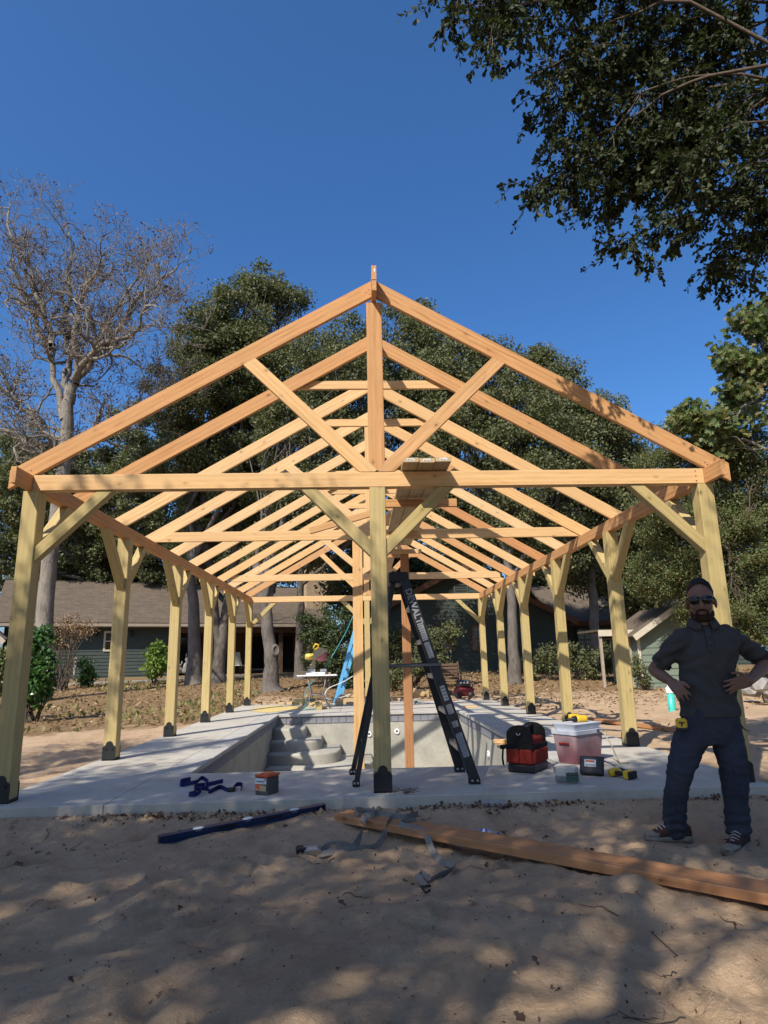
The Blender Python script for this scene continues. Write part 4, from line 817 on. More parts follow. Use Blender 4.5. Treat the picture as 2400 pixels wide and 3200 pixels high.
# nearly leafless oak at the left
def bare_tree(seed):
    rs = np.random.RandomState(seed); y = 15.0; B = gb(140, y); root = empty('bare_oak', B, 'nearly leafless oak with a tangle of grey branches on the left', 'tree'); Ti = np.array(B)
    P = lambda px, py, dy=0: np.array(atY(px, py, y+dy)); polys = []; thick = []; tips = []
    trunk = np.array([Ti, P(136, 1960), P(158, 1750), P(205, 1420), P(212, 1260), P(225, 1200)]); tt = np.linspace(0, 1, 26)
    tr = np.stack([np.interp(tt, np.linspace(0, 1, 6), trunk[:, k]) for k in range(3)], 1)+rs.normal(size=(26, 3))*0.02; thick.append((tr, np.interp(tt, [0, 0.08, 0.6, 1], [0.36, 0.27, 0.21, 0.17])))
    def grow(a, d, L, r, lev):
        n = max(4, int(5+L*1.2)); pts = [a]; d = d/np.linalg.norm(d); st = L/n
        for i in range(n):
            d = d+rs.normal(size=3)*(0.44 if lev > 1 else 0.25); d[2] += 0.06; d /= np.linalg.norm(d); pts.append(pts[-1]+d*st)
        pts = np.array(pts); r1 = max(0.005, r*0.42); rad = np.linspace(r, r1, len(pts)); (thick if r > 0.05 else polys).append((pts, np.maximum(rad, 0.0075)))
        if lev >= 5 or L < 0.28: tips.append(pts[-1]); return
        k = {1: 6, 2: 5, 3: 4, 4: 3}.get(lev, 2)
        for j in range(k):
            i = rs.randint(max(1, len(pts)//3), len(pts)); dd = pts[i]-pts[i-1]; dd = dd/np.linalg.norm(dd)+unit(rs, 1)[0]*0.95; dd[2] += 0.12
            grow(pts[i], dd, L*rs.uniform(0.42, 0.68), max(0.006, rad[i]*rs.uniform(0.45, 0.62)), lev+1)
        grow(pts[-1], d+rs.normal(size=3)*0.3, L*0.55, r1, lev+1)
    limbs = [((225, 1200), (320, 1040), (540, 900), 0), ((225, 1200), (330, 1050), (440, 800), 0.6), ((240, 1150), (240, 980), (330, 760), -0.6), ((215, 1260), (180, 1080), (150, 760), 0.3), ((212, 1300), (90, 1000), (30, 760), -0.3),
             ((205, 1400), (330, 1330), (480, 1180), 0.5), ((205, 1380), (60, 1290), (-60, 1080), 0.4), ((200, 1440), (90, 1390), (-40, 1250), -0.5), ((230, 1190), (360, 1120), (500, 1040), -0.8), ((170, 1080), (100, 900), (60, 700), 0.8)]
    for a, b, c, dy in limbs:
        a = P(*a); b = P(b[0], b[1], dy*1.0); c = P(c[0], c[1], dy*2.2); tt = np.linspace(0, 1, 14)
        pth = np.outer((1-tt)**2, a)+np.outer(2*tt*(1-tt), b)+np.outer(tt**2, c)+np.cumsum(rs.normal(size=(14, 3))*0.10, 0); rad = np.linspace(0.12, 0.028, 14); thick.append((pth, rad))
        for j in range(20):
            i = rs.randint(2, 14); dd = pth[min(i+1, 13)]-pth[i-1]; dd = dd/np.linalg.norm(dd)+unit(rs, 1)[0]*0.9; dd[2] += 0.2; grow(pth[i], dd, rs.uniform(1.1, 1.9), rad[i]*0.6, 3)
        grow(pth[-1], c-b, 1.3, 0.03, 3)
    link('trunk', tubes_mesh([(p-Ti, r) for p, r in thick], 9), MATS['bark_bare'], root, WM[root]); link('twigs', tubes_mesh([(p-Ti, r) for p, r in polys], 4), MATS['bark_bare'], root, WM[root])
    tips = np.array(tips); sel = tips[rs.rand(len(tips)) < 0.20]; c = np.repeat(sel, 6, 0)+rs.normal(size=(len(sel)*6, 3))*0.09
    link('dead_leaves', leaf_mesh(c-Ti, unit(rs, len(c))+np.array([0, 0, -0.8]), unit(rs, len(c)), 0.09*(0.6+0.7*rs.rand(len(c))), 'lobed', rs), MATS['leaf_dead'], root, WM[root])
bare_tree(77)

# water oak overhead: the boughs at top right, trunk out of frame to the right
def over_tree(seed):
    rs = np.random.RandomState(seed); base = (7.6, -2.4, float(GZ(7.6, -2.4, False))-0.05); Ti = np.array(base)
    root = empty('water_oak', base, 'dark overhanging water oak boughs in the top right corner', 'tree'); polys = []; thick = []
    trunk = np.array([Ti, Ti+[0.05, 0, 1.5], Ti+[-0.1, 0.1, 3.2], Ti+[-0.3, 0.2, 5.2], Ti+[-0.3, 0.3, 8.0]]); tt = np.linspace(0, 1, 20)
    tr = np.stack([np.interp(tt, np.linspace(0, 1, 5), trunk[:, k]) for k in range(3)], 1); thick.append((tr, np.interp(tt, [0, 0.1, 1], [0.36, 0.27, 0.15])))
    # bough end points: line of sight and distance (metres)
    boughs = [(1405, 70, 6.3), (1440, 30, 6.6), (1495, 185, 6.0), (1560, 90, 6.6), (1600, 40, 6.8), (1670, 225, 6.2), (1700, 330, 6.3), (1725, 400, 6.4), (1790, 480, 6.6), (1650, 580, 5.9), (1720, 610, 6.1), (1740, 650, 6.0), (1830, 720, 6.3), (1905, 780, 6.1), (1960, 560, 6.6), (2060, 640, 6.0),
              (2120, 750, 6.2), (2175, 880, 6.4), (2250, 860, 6.6), (1880, 420, 7.0), (1900, 200, 7.2), (2050, 330, 7.2), (2150, 520, 6.8), (2280, 640, 6.6), (2340, 420, 7.4), (2200, 160, 7.6), (2050, 40, 7.8), (1780, -60, 7.2), (2400, 700, 7.0), (2380, 220, 7.8), (1860, 600, 6.7), (1960, 380, 6.9), (2450, 500, 7.2), (2300, -100, 8.2),
              (1820, 310, 7.2), (1760, 130, 7.0), (1990, 180, 7.4), (2010, 470, 6.7), (1940, 660, 6.4), (2100, 430, 7.0), (2220, 360, 7.2), (2230, 720, 6.5), (2330, 800, 6.9), (2150, 60, 7.6), (1880, 60, 7.3), (2300, 520, 7.0), (1810, 590, 6.5), (2050, 560, 6.6), (1930, 290, 7.1), (1690, 60, 7.0)]
    def at_d(px, py, d): r = ray(px, py).normalized(); return np.array(CAM+r*d)
    tw = []
    def spray(a, dd, L, n=6):
        q = [a]
        for k in range(n): dd = dd+rs.normal(size=3)*0.20+np.array([0, 0, -0.10]); dd = dd/np.linalg.norm(dd); q.append(q[-1]+dd*L/n)
        q = np.array(q); polys.append((q, np.linspace(0.0045, 0.0015, n+1))); tw.append(q); return q
    for (px, py, d) in boughs:
        e = at_d(px, py, d); st = at_d(px+rs.uniform(420, 760), py-rs.uniform(120, 420), d+rs.uniform(0.6, 2.2)); t5 = np.linspace(0, 1, 12)
        pth = st+(e-st)*t5[:, None]; pth[:, 2] += 0.25*np.sin(t5*np.pi); pth += np.cumsum(rs.normal(size=(12, 3))*0.045, 0)*np.sin(t5*np.pi)[:, None]
        polys.append((pth, np.linspace(0.016, 0.004, 12)))
        far = tr[rs.randint(8, 19)]; thick.append((wob_path(rs, far, st, 9, 0.06), np.linspace(0.034, 0.014, 9)))
        for j in range(34):
            i = int(11-abs(rs.normal())*3.6); i = max(2, i); dd = (pth[min(i+1, 11)]-pth[i-1]); dd = dd/np.linalg.norm(dd)*0.6+unit(rs, 1)[0]*0.8+np.array([0, 0, -0.25]); dd /= np.linalg.norm(dd)
            q = spray(pth[i], dd, rs.uniform(0.20, 0.55))
            if rs.rand() < 0.6: d2 = q[4]-q[3]; spray(q[3], d2/np.linalg.norm(d2)+unit(rs, 1)[0]*0.7, rs.uniform(0.12, 0.28))
    tw = np.array(tw); per = 25; m = len(tw); s = rs.rand(m, per)*0.85+0.15; idx = np.minimum((s*6).astype(int), 5); fr = s*6-idx
    a = np.take_along_axis(tw, idx[:, :, None].repeat(3, 2), 1); b = np.take_along_axis(tw, (idx+1)[:, :, None].repeat(3, 2), 1); pos = (a+(b-a)*fr[:, :, None]).reshape(-1, 3); ax = (b-a).reshape(-1, 3); ax /= np.linalg.norm(ax, axis=1, keepdims=True)+1e-9
    N = len(pos); al = ax*0.8+unit(rs, N)*0.9+np.array([0, 0, -0.3]); nr = unit(rs, N)+np.array([0, 0, 0.6]); sz = 0.052*(0.6+0.65*rs.rand(N))
    link('trunk', tubes_mesh([(p-Ti, r) for p, r in thick], 8), MATS['twig'], root, WM[root]); link('twigs', tubes_mesh([(p-Ti, r) for p, r in polys], 4), MATS['twig'], root, WM[root])
    link('foliage', leaf_mesh(pos-Ti, al, nr, sz, 'spatula', rs), MATS['leaf_over'], root, WM[root])
over_tree(31)

# the tree behind us whose shade lies over the foreground
def shade_tree(seed, base, lobes, n, per, label, size=0.11, cr=(0.4, 0.85)):
    B = (base[0], base[1], float(GZ(base[0], base[1], False))-0.05)
    return crown_tree('shade_oak', label, B, [B, (base[0], base[1], 2), (base[0]+0.2, base[1], 4), (base[0]+0.1, base[1]+0.2, 6.2)], 0.3, lobes, n, per, size, seed, 'leaf_over', 'bark', 'tree', 'oaks behind the viewer that shade the sand', 'spatula', cr, 0.6)
shade_tree(41, (-6.4, -11.2), [((-4.2, -7.3, 7.9), (3.2, 2.3, 1.3)), ((-7.2, -7.4, 7.5), (2.6, 2.3, 1.3)), ((-2.0, -7.3, 7.6), (2.2, 2.0, 1.1)), ((-4.6, -9.6, 8.4), (3.4, 2.2, 1.5)), ((-7.2, -10.0, 8.2), (2.6, 2.2, 1.4))], 92, 250, 'oak behind the viewer on the left, seen only by its shade')
shade_tree(43, (-8.6, -6.6), [((-1.2, -5.3, 5.7), (3.2, 1.1, 0.5)), ((-5.2, -5.6, 5.9), (2.8, 1.3, 0.6)), ((-8.0, -6.0, 6.2), (2.6, 1.6, 0.9)), ((-7.6, -3.5, 8.0), (1.5, 1.1, 1.0)), ((-3.8, -6.0, 8.0), (1.6, 1.0, 0.9)), ((-1.0, -6.3, 7.9), (1.8, 0.9, 0.8)), ((-6.2, -6.0, 7.8), (1.6, 1.0, 0.9))], 200, 150, 'unseen oak just left of the viewer, low boughs added overhead to deepen the shade', 0.09, (0.3, 0.6))  # low overhead boughs added out of view to block sky and sun
shade_tree(42, (1.6, -12.0), [((0.2, -7.6, 7.9), (2.4, 2.0, 1.2)), ((-1.4, -9.6, 8.4), (2.4, 2.2, 1.3)), ((1.6, -9.8, 8.4), (2.2, 2.2, 1.3))], 50, 250, 'oak behind the viewer on the right, seen only by its shade')

shade_tree(44, (-2.2, -13.6), [((-1.85, -7.45, 8.0), (0.75, 1.05, 0.65)), ((-1.75, -7.2, 7.8), (0.7, 0.9, 0.6)), ((-2.0, -10.6, 8.2), (1.0, 1.2, 0.7))], 62, 250, 'slender unseen oak added behind the viewer to shade the person')  # added out of view so its dense crown shades the person
# more of the grove behind and beside the viewer: it closes off the sky there
def grove(seed, x, y, h, r, n=150, per=120, lab=''):
    return shade_tree(seed, (x, y), [((x, y, h*0.62), (r, r, h*0.20)), ((x+r*0.5, y+r*0.3, h*0.78), (r*0.8, r*0.8, h*0.16)), ((x-r*0.5, y-r*0.3, h*0.75), (r*0.8, r*0.8, h*0.16)), ((x, y, h*0.40), (r*0.9, r*0.9, h*0.12))], n, per, lab, 0.2, (0.7, 1.3))
grove(51, -3.5, -17.5, 15, 4.6, lab='oak far behind the viewer, straight back, out of the picture')
grove(52, -12.5, -14.5, 15, 4.8, lab='oak far behind the viewer to the left, out of the picture')
grove(53, 6.0, -17.0, 15, 4.8, lab='oak far behind the viewer to the right, out of the picture')
grove(54, 11.0, -9.0, 13, 4.4, lab='oak beside the viewer on the right, out of the picture')
grove(55, -19.0, -8.0, 14, 4.8, lab='oak well left of the viewer, out of the picture')
grove(56, 13.5, 1.5, 12, 4.0, lab='oak right of the pavilion, outside the picture')
# ================================================================== THINGS ON AND AROUND THE DECK
def text_mesh(s, size, mat, name, parent, W, extrude=0.0006, bold=0.0, align='CENTER'):
    cu = bpy.data.curves.new('t', 'FONT'); cu.body = s; cu.size = size; cu.extrude = extrude; cu.offset = bold; cu.align_x = align; cu.align_y = 'CENTER'; cu.resolution_u = 3
    ob = bpy.data.objects.new('t', cu); COL.objects.link(ob); dg = bpy.context.evaluated_depsgraph_get(); me = bpy.data.meshes.new_from_object(ob.evaluated_get(dg))
    bpy.data.objects.remove(ob, do_unlink=True); me.materials.clear(); return link(name, me, mat, parent, W)
def sticker(parent, W, w, h, lines, seed, mats=('label_white', 'label_dark'), name='label'):
    """paper label in the local XY plane of W with rows of tiny print"""
    r = random.Random(seed); m = MB().box((-w/2, -h/2, 0.0), (w/2, h/2, 0.0007))
    for k in range(lines):
        y = h/2-(k+0.7)*h/(lines+0.4); a = -w*0.44; b = w*(0.44-r.random()*0.25); x = a
        while x < b: e = min(b, x+r.uniform(0.05, 0.16)*w); m.box((x, y-h*0.16/lines, 0.0006), (e, y+h*0.16/lines, 0.0011), 1); x = e+0.03*w
    return m.build(name, [MATS[mats[0]], MATS[mats[1]]], parent, W, local=True)

# ---- black stepladder
lad = empty('stepladder', (0.28, 0.57, 0), 'tall black fibreglass stepladder standing open beside the centre post', 'ladder')
topR = [V((0.262, 0.40, 1.75)), V((0.262, 0.72, 1.75))]; botR = [V((0.80, 0.265, 0.035)), V((0.765, 0.875, 0.035))]
topL = [V((0.165, 0.43, 1.74)), V((0.165, 0.69, 1.74))]; botL = [V((-0.195, 0.295, 0.03)), V((-0.232, 0.885, 0.03))]
for i in (0, 1):
    r = beam('front_rail', botR[i], topR[i], 0.028, 0.088, MATS['ladder_black'], lad, up=(1, 0, 0.3))
    Mr = WM[r]; s = 1 if i == 0 else -1
    for e in (-1, 1): MB().box((0.0, s*-0.006 if s < 0 else 0.0, e*0.041-0.003), ((botR[i]-topR[i]).length, s*0.022 if s > 0 else 0.006, e*0.041+0.003)).build('flange', MATS['charcoal'], r, Mr, local=True)
    if i == 0:
        # the outer face of the near rail carries the name and the safety labels
        Mf = Mr @ T(0, -0.0146, 0) @ RX(math.pi/2)
        yax = WM[r].to_3x3() @ V((0, 1, 0))
        Mf = Mr @ (T(0, -0.0146, 0) @ RX(math.pi/2) if yax.y > 0 else T(0, 0.0146, 0) @ RX(-math.pi/2))
        L = (botR[0]-topR[0]).length
        text_mesh('DEWALT', 0.082, MATS['label_grey'], 'lettering', r, Mf @ T(L-0.26, 0.0, 0.0002) @ RZ(math.pi), bold=0.0022)
        for k, (x, h, w, ln) in enumerate(((1.30, 0.16, 0.052, 7), (1.13, 0.14, 0.048, 9), (0.74, 0.13, 0.042, 4), (0.60, 0.08, 0.05, 4), (0.47, 0.05, 0.05, 3), (0.29, 0.20, 0.055, 12))):
            sticker(r, Mf @ T(x, 0.0, 0.0002) @ RZ(math.pi/2 if k in (2,) else -math.pi/2) , w, h, ln, 60+k, ('label_grey', 'label_dark'))
    l2 = beam('rear_rail', botL[i], topL[i], 0.026, 0.045, MATS['ladder_black'], lad, up=(1, 0, 0))
    for p, d in ((botR[i], 0.052), (botL[i], 0.034)):
        MB().box((p.x-d, p.y-0.028, 0.001), (p.x+d*0.9, p.y+0.028, 0.05), bev=0.006).lathe([(0, 0.008), (0.009, 0.008), (0.01, 0)], 8, 1, T(p.x-d*0.45, p.y-0.028, 0.032) @ RX(math.pi/2), False).lathe([(0, 0.008), (0.009, 0.008), (0.01, 0)], 8, 1, T(p.x+d*0.4, p.y-0.028, 0.032) @ RX(math.pi/2), False).build('foot', [MATS['black_plastic'], MATS['steel']], lad)
for k in range(5):
    f = (0.30*(k+1)-0.035)/(1.74-0.035); a = botR[0].lerp(topR[0], f); b = botR[1].lerp(topR[1], f)
    MB().box((a.x-0.046, a.y+0.014, a.z-0.042), (a.x+0.036, b.y-0.014, a.z), bev=0.004).build('step', MATS['aluminium'], lad)
MB().box((0.118, 0.385, 1.715), (0.305, 0.735, 1.822), bev=0.02).box((0.15, 0.40, 1.822), (0.18, 0.72, 1.829)).build('top_cap', MATS['black_plastic'], lad)
for z in (0.30, 0.95):
    f = (z-0.03)/1.69; a = botL[0].lerp(topL[0], f); b = botL[1].lerp(topL[1], f); MB().box((a.x-0.014, a.y, z-0.02), (a.x+0.014, b.y, z+0.02)).build('rear_brace', MATS['aluminium'], lad)
for i in (0, 1):
    a = botL[i].lerp(topL[i], 0.55); b = botR[i].lerp(topR[i], 0.53); y = (-0.026 if i == 0 else 0.026)
    beam('spreader', (a.x, a.y+y, 0.975), (b.x+0.05, b.y+y, 0.985), 0.006, 0.028, MATS['dark_steel'], lad)

# ---- canvas tool bag
WB = T(1.30, 0.71, 0.002) @ RZ(math.atan2(-0.14, 0.20)); bag = empty('tool_bag', (0, 0, 0), 'red and black canvas tool bag with a tubular handle, left of the cooler', 'tool bag'); place(bag, None, WB)
bw, bl = 0.255, 0.38
MB().box((-bw/2, 0, 0), (bw/2, bl, 0.075), bev=0.015).build('base', MATS['black_plastic'], bag, WB, local=True)
MB().box((-bw/2+0.004, 0.004, 0.074), (bw/2-0.004, bl-0.004, 0.235), bev=0.012).build('body', MATS['red_fabric'], bag, WB, local=True)
for x in (-0.062, 0.062): MB().box((x-0.056, -0.018, 0.078), (x+0.056, 0.006, 0.205), bev=0.010).build('pocket', MATS['red_fabric'], bag, WB, local=True)
for y in (0.07, 0.19, 0.31):
    for s in (-1, 1): MB().box((s*bw/2-0.016, y-0.055, 0.078), (s*bw/2+0.016, y+0.055, 0.200), bev=0.012).build('pocket', MATS['red_fabric'], bag, WB, local=True)
MB().box((-bw/2-0.006, -0.008, 0.198), (bw/2+0.006, bl+0.008, 0.238), bev=0.004).build('rim', MATS['black_fabric'], bag, WB, local=True)
dome = [(-bw/2+0.006, 0.0), (bw/2-0.006, 0.0)]+[((bw/2-0.006)*math.cos(a), 0.10+0.09*math.sin(a)) for a in [math.pi*k/14 for k in range(15)]]
for y in (0.0, bl-0.03): MB().prism(dome, -y-0.03, -y, T(0, 0, 0.225) @ RX(math.pi/2)).build('end_panel', MATS['black_fabric'], bag, WB, local=True)
arc = [(0.0, -0.012+0.0, 0.33)]
MB().tube([(0.018*math.cos(a), -0.006, 0.345+0.018*math.sin(a)) for a in [math.pi*(1+k/8) for k in range(9)]], 0.004, 6).build('ring', MATS['steel'], bag, WB, local=True)
MB().box((-bw/2+0.02, 0.03, 0.22), (bw/2-0.02, bl-0.03, 0.30), bev=0.02).build('flap', MATS['red_fabric'], bag, WB, local=True)
MB().tube([(0, 0.02, 0.385), (0, bl-0.02, 0.385)], 0.017, 12).build('handle', MATS['dark_steel'], bag, WB, local=True)
MB().ribbon([(-bw/2-0.006, 0.02, 0.24), (-bw/2-0.03, -0.01, 0.20), (-bw/2-0.035, -0.02, 0.12), (-bw/2-0.028, -0.02, 0.06)], (0.3, 1, 0), 0.025).box((-bw/2-0.055, -0.03, 0.20), (-bw/2-0.01, 0.0, 0.235), 0, 0.006).build('strap', MATS['black_fabric'], bag, WB, local=True)

# ---- cooler
ca = math.atan2(0.27, 0.39); WC = T(1.93, 1.04, 0.002) @ RZ(ca); cooler = empty('cooler', (0, 0, 0), 'faded pink cooler with a pale grey lid, a yellow drill lying on it', 'cooler'); place(cooler, None, WC)
def frus(x0, x1, y0, y1, z0, z1, ins, r=0.035, n=5):
    def ring(i, z):
        a, b, c, d = x0+i, x1-i, y0+i, y1-i; p = []
        for cx, cy, s in ((b-r, d-r, 0), (a+r, d-r, 1), (a+r, c+r, 2), (b-r, c+r, 3)):
            for k in range(n): an = math.pi/2*(s+k/(n-1)); p.append((cx+r*math.cos(an), cy+r*math.sin(an), z))
        return p
    R0 = ring(ins, z0); R1 = ring(0, z1); m = len(R0)
    return R0+R1, [list(range(m))[::-1], [m+i for i in range(m)]]+[(i, (i+1) % m, m+(i+1) % m, m+i) for i in range(m)]
cl, cwid = 0.47, 0.29
vs, fs = frus(0, cl, 0, cwid, 0.0, 0.285, 0.03); MB().add(vs, fs).build('body', MATS['cooler_body'], cooler, WC, local=True)
vs, fs = frus(-0.012, cl+0.012, -0.012, cwid+0.012, 0.272, 0.31, 0.004); m = MB().add(vs, fs)
vs, fs = frus(0.028, cl-0.028, 0.028, cwid-0.028, 0.37, 0.3105, -0.03); m.add(vs, [f[::-1] for f in fs]); m.build('lid', MATS['cooler_lid'], cooler, WC, local=True)
MB().box((-0.004, 0.085, 0.175), (0.022, 0.205, 0.195), bev=0.004).build('hand_grip', MATS['red_fabric'], cooler, WC, local=True)
MB().box((cl*0.78-0.03, -0.022, 0.282), (cl*0.78+0.03, -0.010, 0.304), bev=0.003).build('latch', MATS['charcoal'], cooler, WC, local=True)

def drill(label, W, big=1.0):
    d = empty('cordless_drill', (0, 0, 0), label, 'drill'); place(d, None, W)
    Mx = RY(math.pi/2)
    MB().lathe([(0.0, -0.075), (0.028, -0.072), (0.034, -0.05), (0.034, 0.03), (0.030, 0.05), (0.0, 0.05)], 14, 0, Mx).build('motor_housing', MATS['yellow_plastic'], d, W, local=True)
    MB().lathe([(0.0, 0.049), (0.030, 0.05), (0.028, 0.085), (0.018, 0.10), (0.012, 0.13), (0.004, 0.132), (0.004, 0.165), (0.0, 0.165)], 12, 0, Mx).build('chuck', MATS['black_plastic'], d, W, local=True)
    MB().box((-0.055, -0.13, -0.018), (-0.012, -0.02, 0.018), bev=0.012).build('handle', MATS['black_plastic'], d, W, local=True)
    MB().box((-0.078, -0.185, -0.033), (0.028, -0.128, 0.033), bev=0.008).build('battery', MATS['yellow_plastic'], d, W, local=True)
    MB().box((-0.082, -0.20, -0.03), (0.03, -0.183, 0.03), bev=0.005).build('battery_base', MATS['black_plastic'], d, W, local=True); return d
drill('yellow and black cordless drill lying on the cooler lid', T(2.085, 1.31, 0.372+0.034) @ RZ(math.pi+0.25))
drill('dusty yellow cordless drill lying on the deck right of the black case', T(2.07, 0.43, 0.036) @ RZ(0.55))
# black case leaning by the cooler
WK = T(1.87, 0.47, 0.012) @ RZ(-0.55) @ RX(-0.38); kit = empty('tool_case', (0, 0, 0), 'small black hard case with a pale label tilted against the cooler front', 'case'); place(kit, None, WK)
MB().box((-0.10, -0.03, 0.0), (0.10, 0.05, 0.155), bev=0.016).build('shell', MATS['charcoal'], kit, WK, local=True); MB().box((-0.104, 0.008, 0.004), (0.104, 0.014, 0.158)).build('seam', MATS['black_plastic'], kit, WK, local=True)
MB().box((-0.055, -0.033, 0.06), (0.045, -0.0305, 0.12)).box((-0.045, -0.0345, 0.098), (0.03, -0.0328, 0.114), 1).box((-0.045, -0.0345, 0.07), (0.035, -0.0328, 0.076), 2).build('label', [MATS['label_white'], MATS['orange_plastic'], MATS['label_dark']], kit, WK, local=True)
MB().tube([(0.05, 0.02, 0.14), (0.15, 0.06, 0.12), (0.19, 0.07, 0.10)], 0.008, 6).build('handle', MATS['aluminium'], kit, WK, local=True)
# clear tub of screws
WT = T(1.56, 0.20, 0.002) @ RZ(-0.08); tub = empty('screw_tub', (0, 0, 0), 'open clear plastic tub with a dark green label in front of the tool bag', 'tub'); place(tub, None, WT)
vs, fs = frus(-0.095, 0.095, -0.07, 0.07, 0, 0.125, 0.014, 0.02); vi, fi = frus(-0.092, 0.092, -0.067, 0.067, 0.004, 0.126, 0.014, 0.018)
MB().add(vs, [fs[0]]+fs[2:]).add(vi, [f[::-1] for f in [fi[0]]+fi[2:]]).build('tub', MATS['clear_plastic'], tub, WT, local=True)
MB().box((-0.08, -0.055, 0.006), (0.08, 0.055, 0.045), bev=0.006).build('screws', MATS['nail_mix'], tub, WT, local=True)
MB().box((-0.012, -0.0715, 0.018), (0.088, -0.069, 0.088)).box((-0.004, -0.0725, 0.062), (0.08, -0.0714, 0.072), 1).box((0.036, -0.0725, 0.024), (0.039, -0.0714, 0.058), 1).build('label', [MATS['label_green'], MATS['label_dark']], tub, WT, local=True)
# green cord hanging from the cooler to the deck
MB().tube([(2.235, 1.20, 0.30), (2.27, 1.17, 0.27), (2.31, 1.12, 0.17), (2.335, 1.08, 0.06), (2.35, 1.05, 0.014), (2.40, 1.06, 0.008), (2.45, 1.08, 0.007)], 0.007, 6).build('tie_cord', MATS['tan_metal'], label='short olive strap hanging from the cooler lid to the deck', cat='strap')
# offcuts behind the tool bag
for k, (x, y, z, a, L, w, h, nm) in enumerate(((1.62, 2.45, 0.0, 0.35, 0.34, 0.13, 0.04, 'flat cedar offcut under the crossed pieces behind the tool bag'), (1.60, 2.52, 0.042, 0.05, 0.36, 0.09, 0.04, 'upper cedar offcut lying across another behind the tool bag'), (1.74, 2.38, 0.042, -0.5, 0.40, 0.09, 0.04, 'cedar offcut leaning right on the pile behind the tool bag'))):
    beam('offcut', (x-L/2*math.cos(a), y-L/2*math.sin(a), z+h/2+0.001), (x+L/2*math.cos(a), y+L/2*math.sin(a), z+h/2+(0.05 if k == 2 else 0.002)), w, h, MATS['fir'], None, label=nm, cat='offcut', group='cedar offcuts behind the tool bag')
beam('offcut', (2.02, 8.75, 0.022), (2.3, 8.8, 0.022), 0.09, 0.04, MATS['fir'], None, label='single pale offcut on the deck at the far right pool corner', cat='offcut')

# ---- box of screws with an orange lid
WS = T(-0.955, 0.05, 0.001) @ RZ(math.atan2(-0.06, 0.11)); sb = empty('screw_box', (0, 0, 0), 'tall box of screws with an orange lid and orange label on the deck', 'box'); place(sb, None, WS)
MB().box((-0.062, 0.0, 0.0), (0.062, 0.155, 0.132), bev=0.006).build('tub', MATS['nail_mix'], sb, WS, local=True)
MB().box((-0.068, -0.006, 0.132), (0.068, 0.161, 0.152), bev=0.005).box((-0.04, 0.03, 0.152), (0.04, 0.125, 0.157), 0, 0.002).build('lid', MATS['orange_plastic'], sb, WS, local=True)
MB().box((-0.058, -0.0025, 0.082), (0.05, -0.0008, 0.126)).box((-0.052, -0.0035, 0.098), (0.028, -0.0022, 0.104), 2).box((0.03, -0.0035, 0.108), (0.045, -0.0022, 0.122), 1).box((-0.058, -0.0025, 0.032), (0.022, -0.0008, 0.080), 1).box((-0.016, -0.0035, 0.03), (0.046, -0.0022, 0.072), 3).box((-0.05, -0.0035, 0.036), (-0.03, -0.0022, 0.042), 0).build('label', [MATS['label_white'], MATS['label_orange'], MATS['label_dark'], MATS['plank']], sb, WS, local=True)

# ---- blue ratchet strap on the deck
def curl(pts, n=5):
    """Catmull-Rom through the points"""
    P = [V(p) for p in pts]; out = []
    for i in range(len(P)-1):
        a, b, c, d = P[max(i-1, 0)], P[i], P[i+1], P[min(i+2, len(P)-1)]
        for k in range(n):
            t_ = k/n; out.append(0.5*((2*b)+(c-a)*t_+(2*a-5*b+4*c-d)*t_*t_+(3*b-a-3*c+d)*t_**3))
    out.append(P[-1]); return out
h = 0.018
s1 = curl([(-1.70, 0.50, h), (-1.76, 0.66, h), (-1.70, 0.72, h+0.01), (-1.66, 0.60, h+0.02), (-1.72, 0.52, h), (-1.60, 0.56, h+0.01), (-1.58, 0.70, h+0.02), (-1.50, 0.60, h), (-1.49, 0.46, h), (-1.46, 0.52, h), (-1.38, 0.64, h)])
s2 = curl([(-1.50, 0.48, h), (-1.56, 0.36, h+0.01), (-1.50, 0.16, h), (-1.53, 0.06, h+0.004), (-1.47, 0.05, h+0.004), (-1.46, 0.18, h+0.012), (-1.55, 0.34, h), (-1.44, 0.30, h), (-1.39, 0.17, h), (-1.35, 0.36, h), (-1.27, 0.24, h), (-1.22, 0.22, h), (-1.21, 0.38, h+0.012), (-1.16, 0.36, h+0.01), (-1.15, 0.24, h)])
bs = empty('ratchet_strap', (-1.45, 0.3, 0), 'tangled dark blue strap with a black buckle on the deck left of the screw box', 'strap')
MB().ribbon(s1, (0.1, 0.15, 1), 0.034).build('webbing', MATS['blue_fabric'], bs); MB().ribbon(s2, (0.1, -0.15, 1), 0.034).build('webbing', MATS['blue_fabric'], bs)
MB().box((-1.255, 0.20, 0.004), (-1.195, 0.255, 0.034), 0, 0.006).tube([(-1.26, 0.215, 0.02), (-1.19, 0.215, 0.03)], 0.008, 8).build('buckle', MATS['black_plastic'], bs)

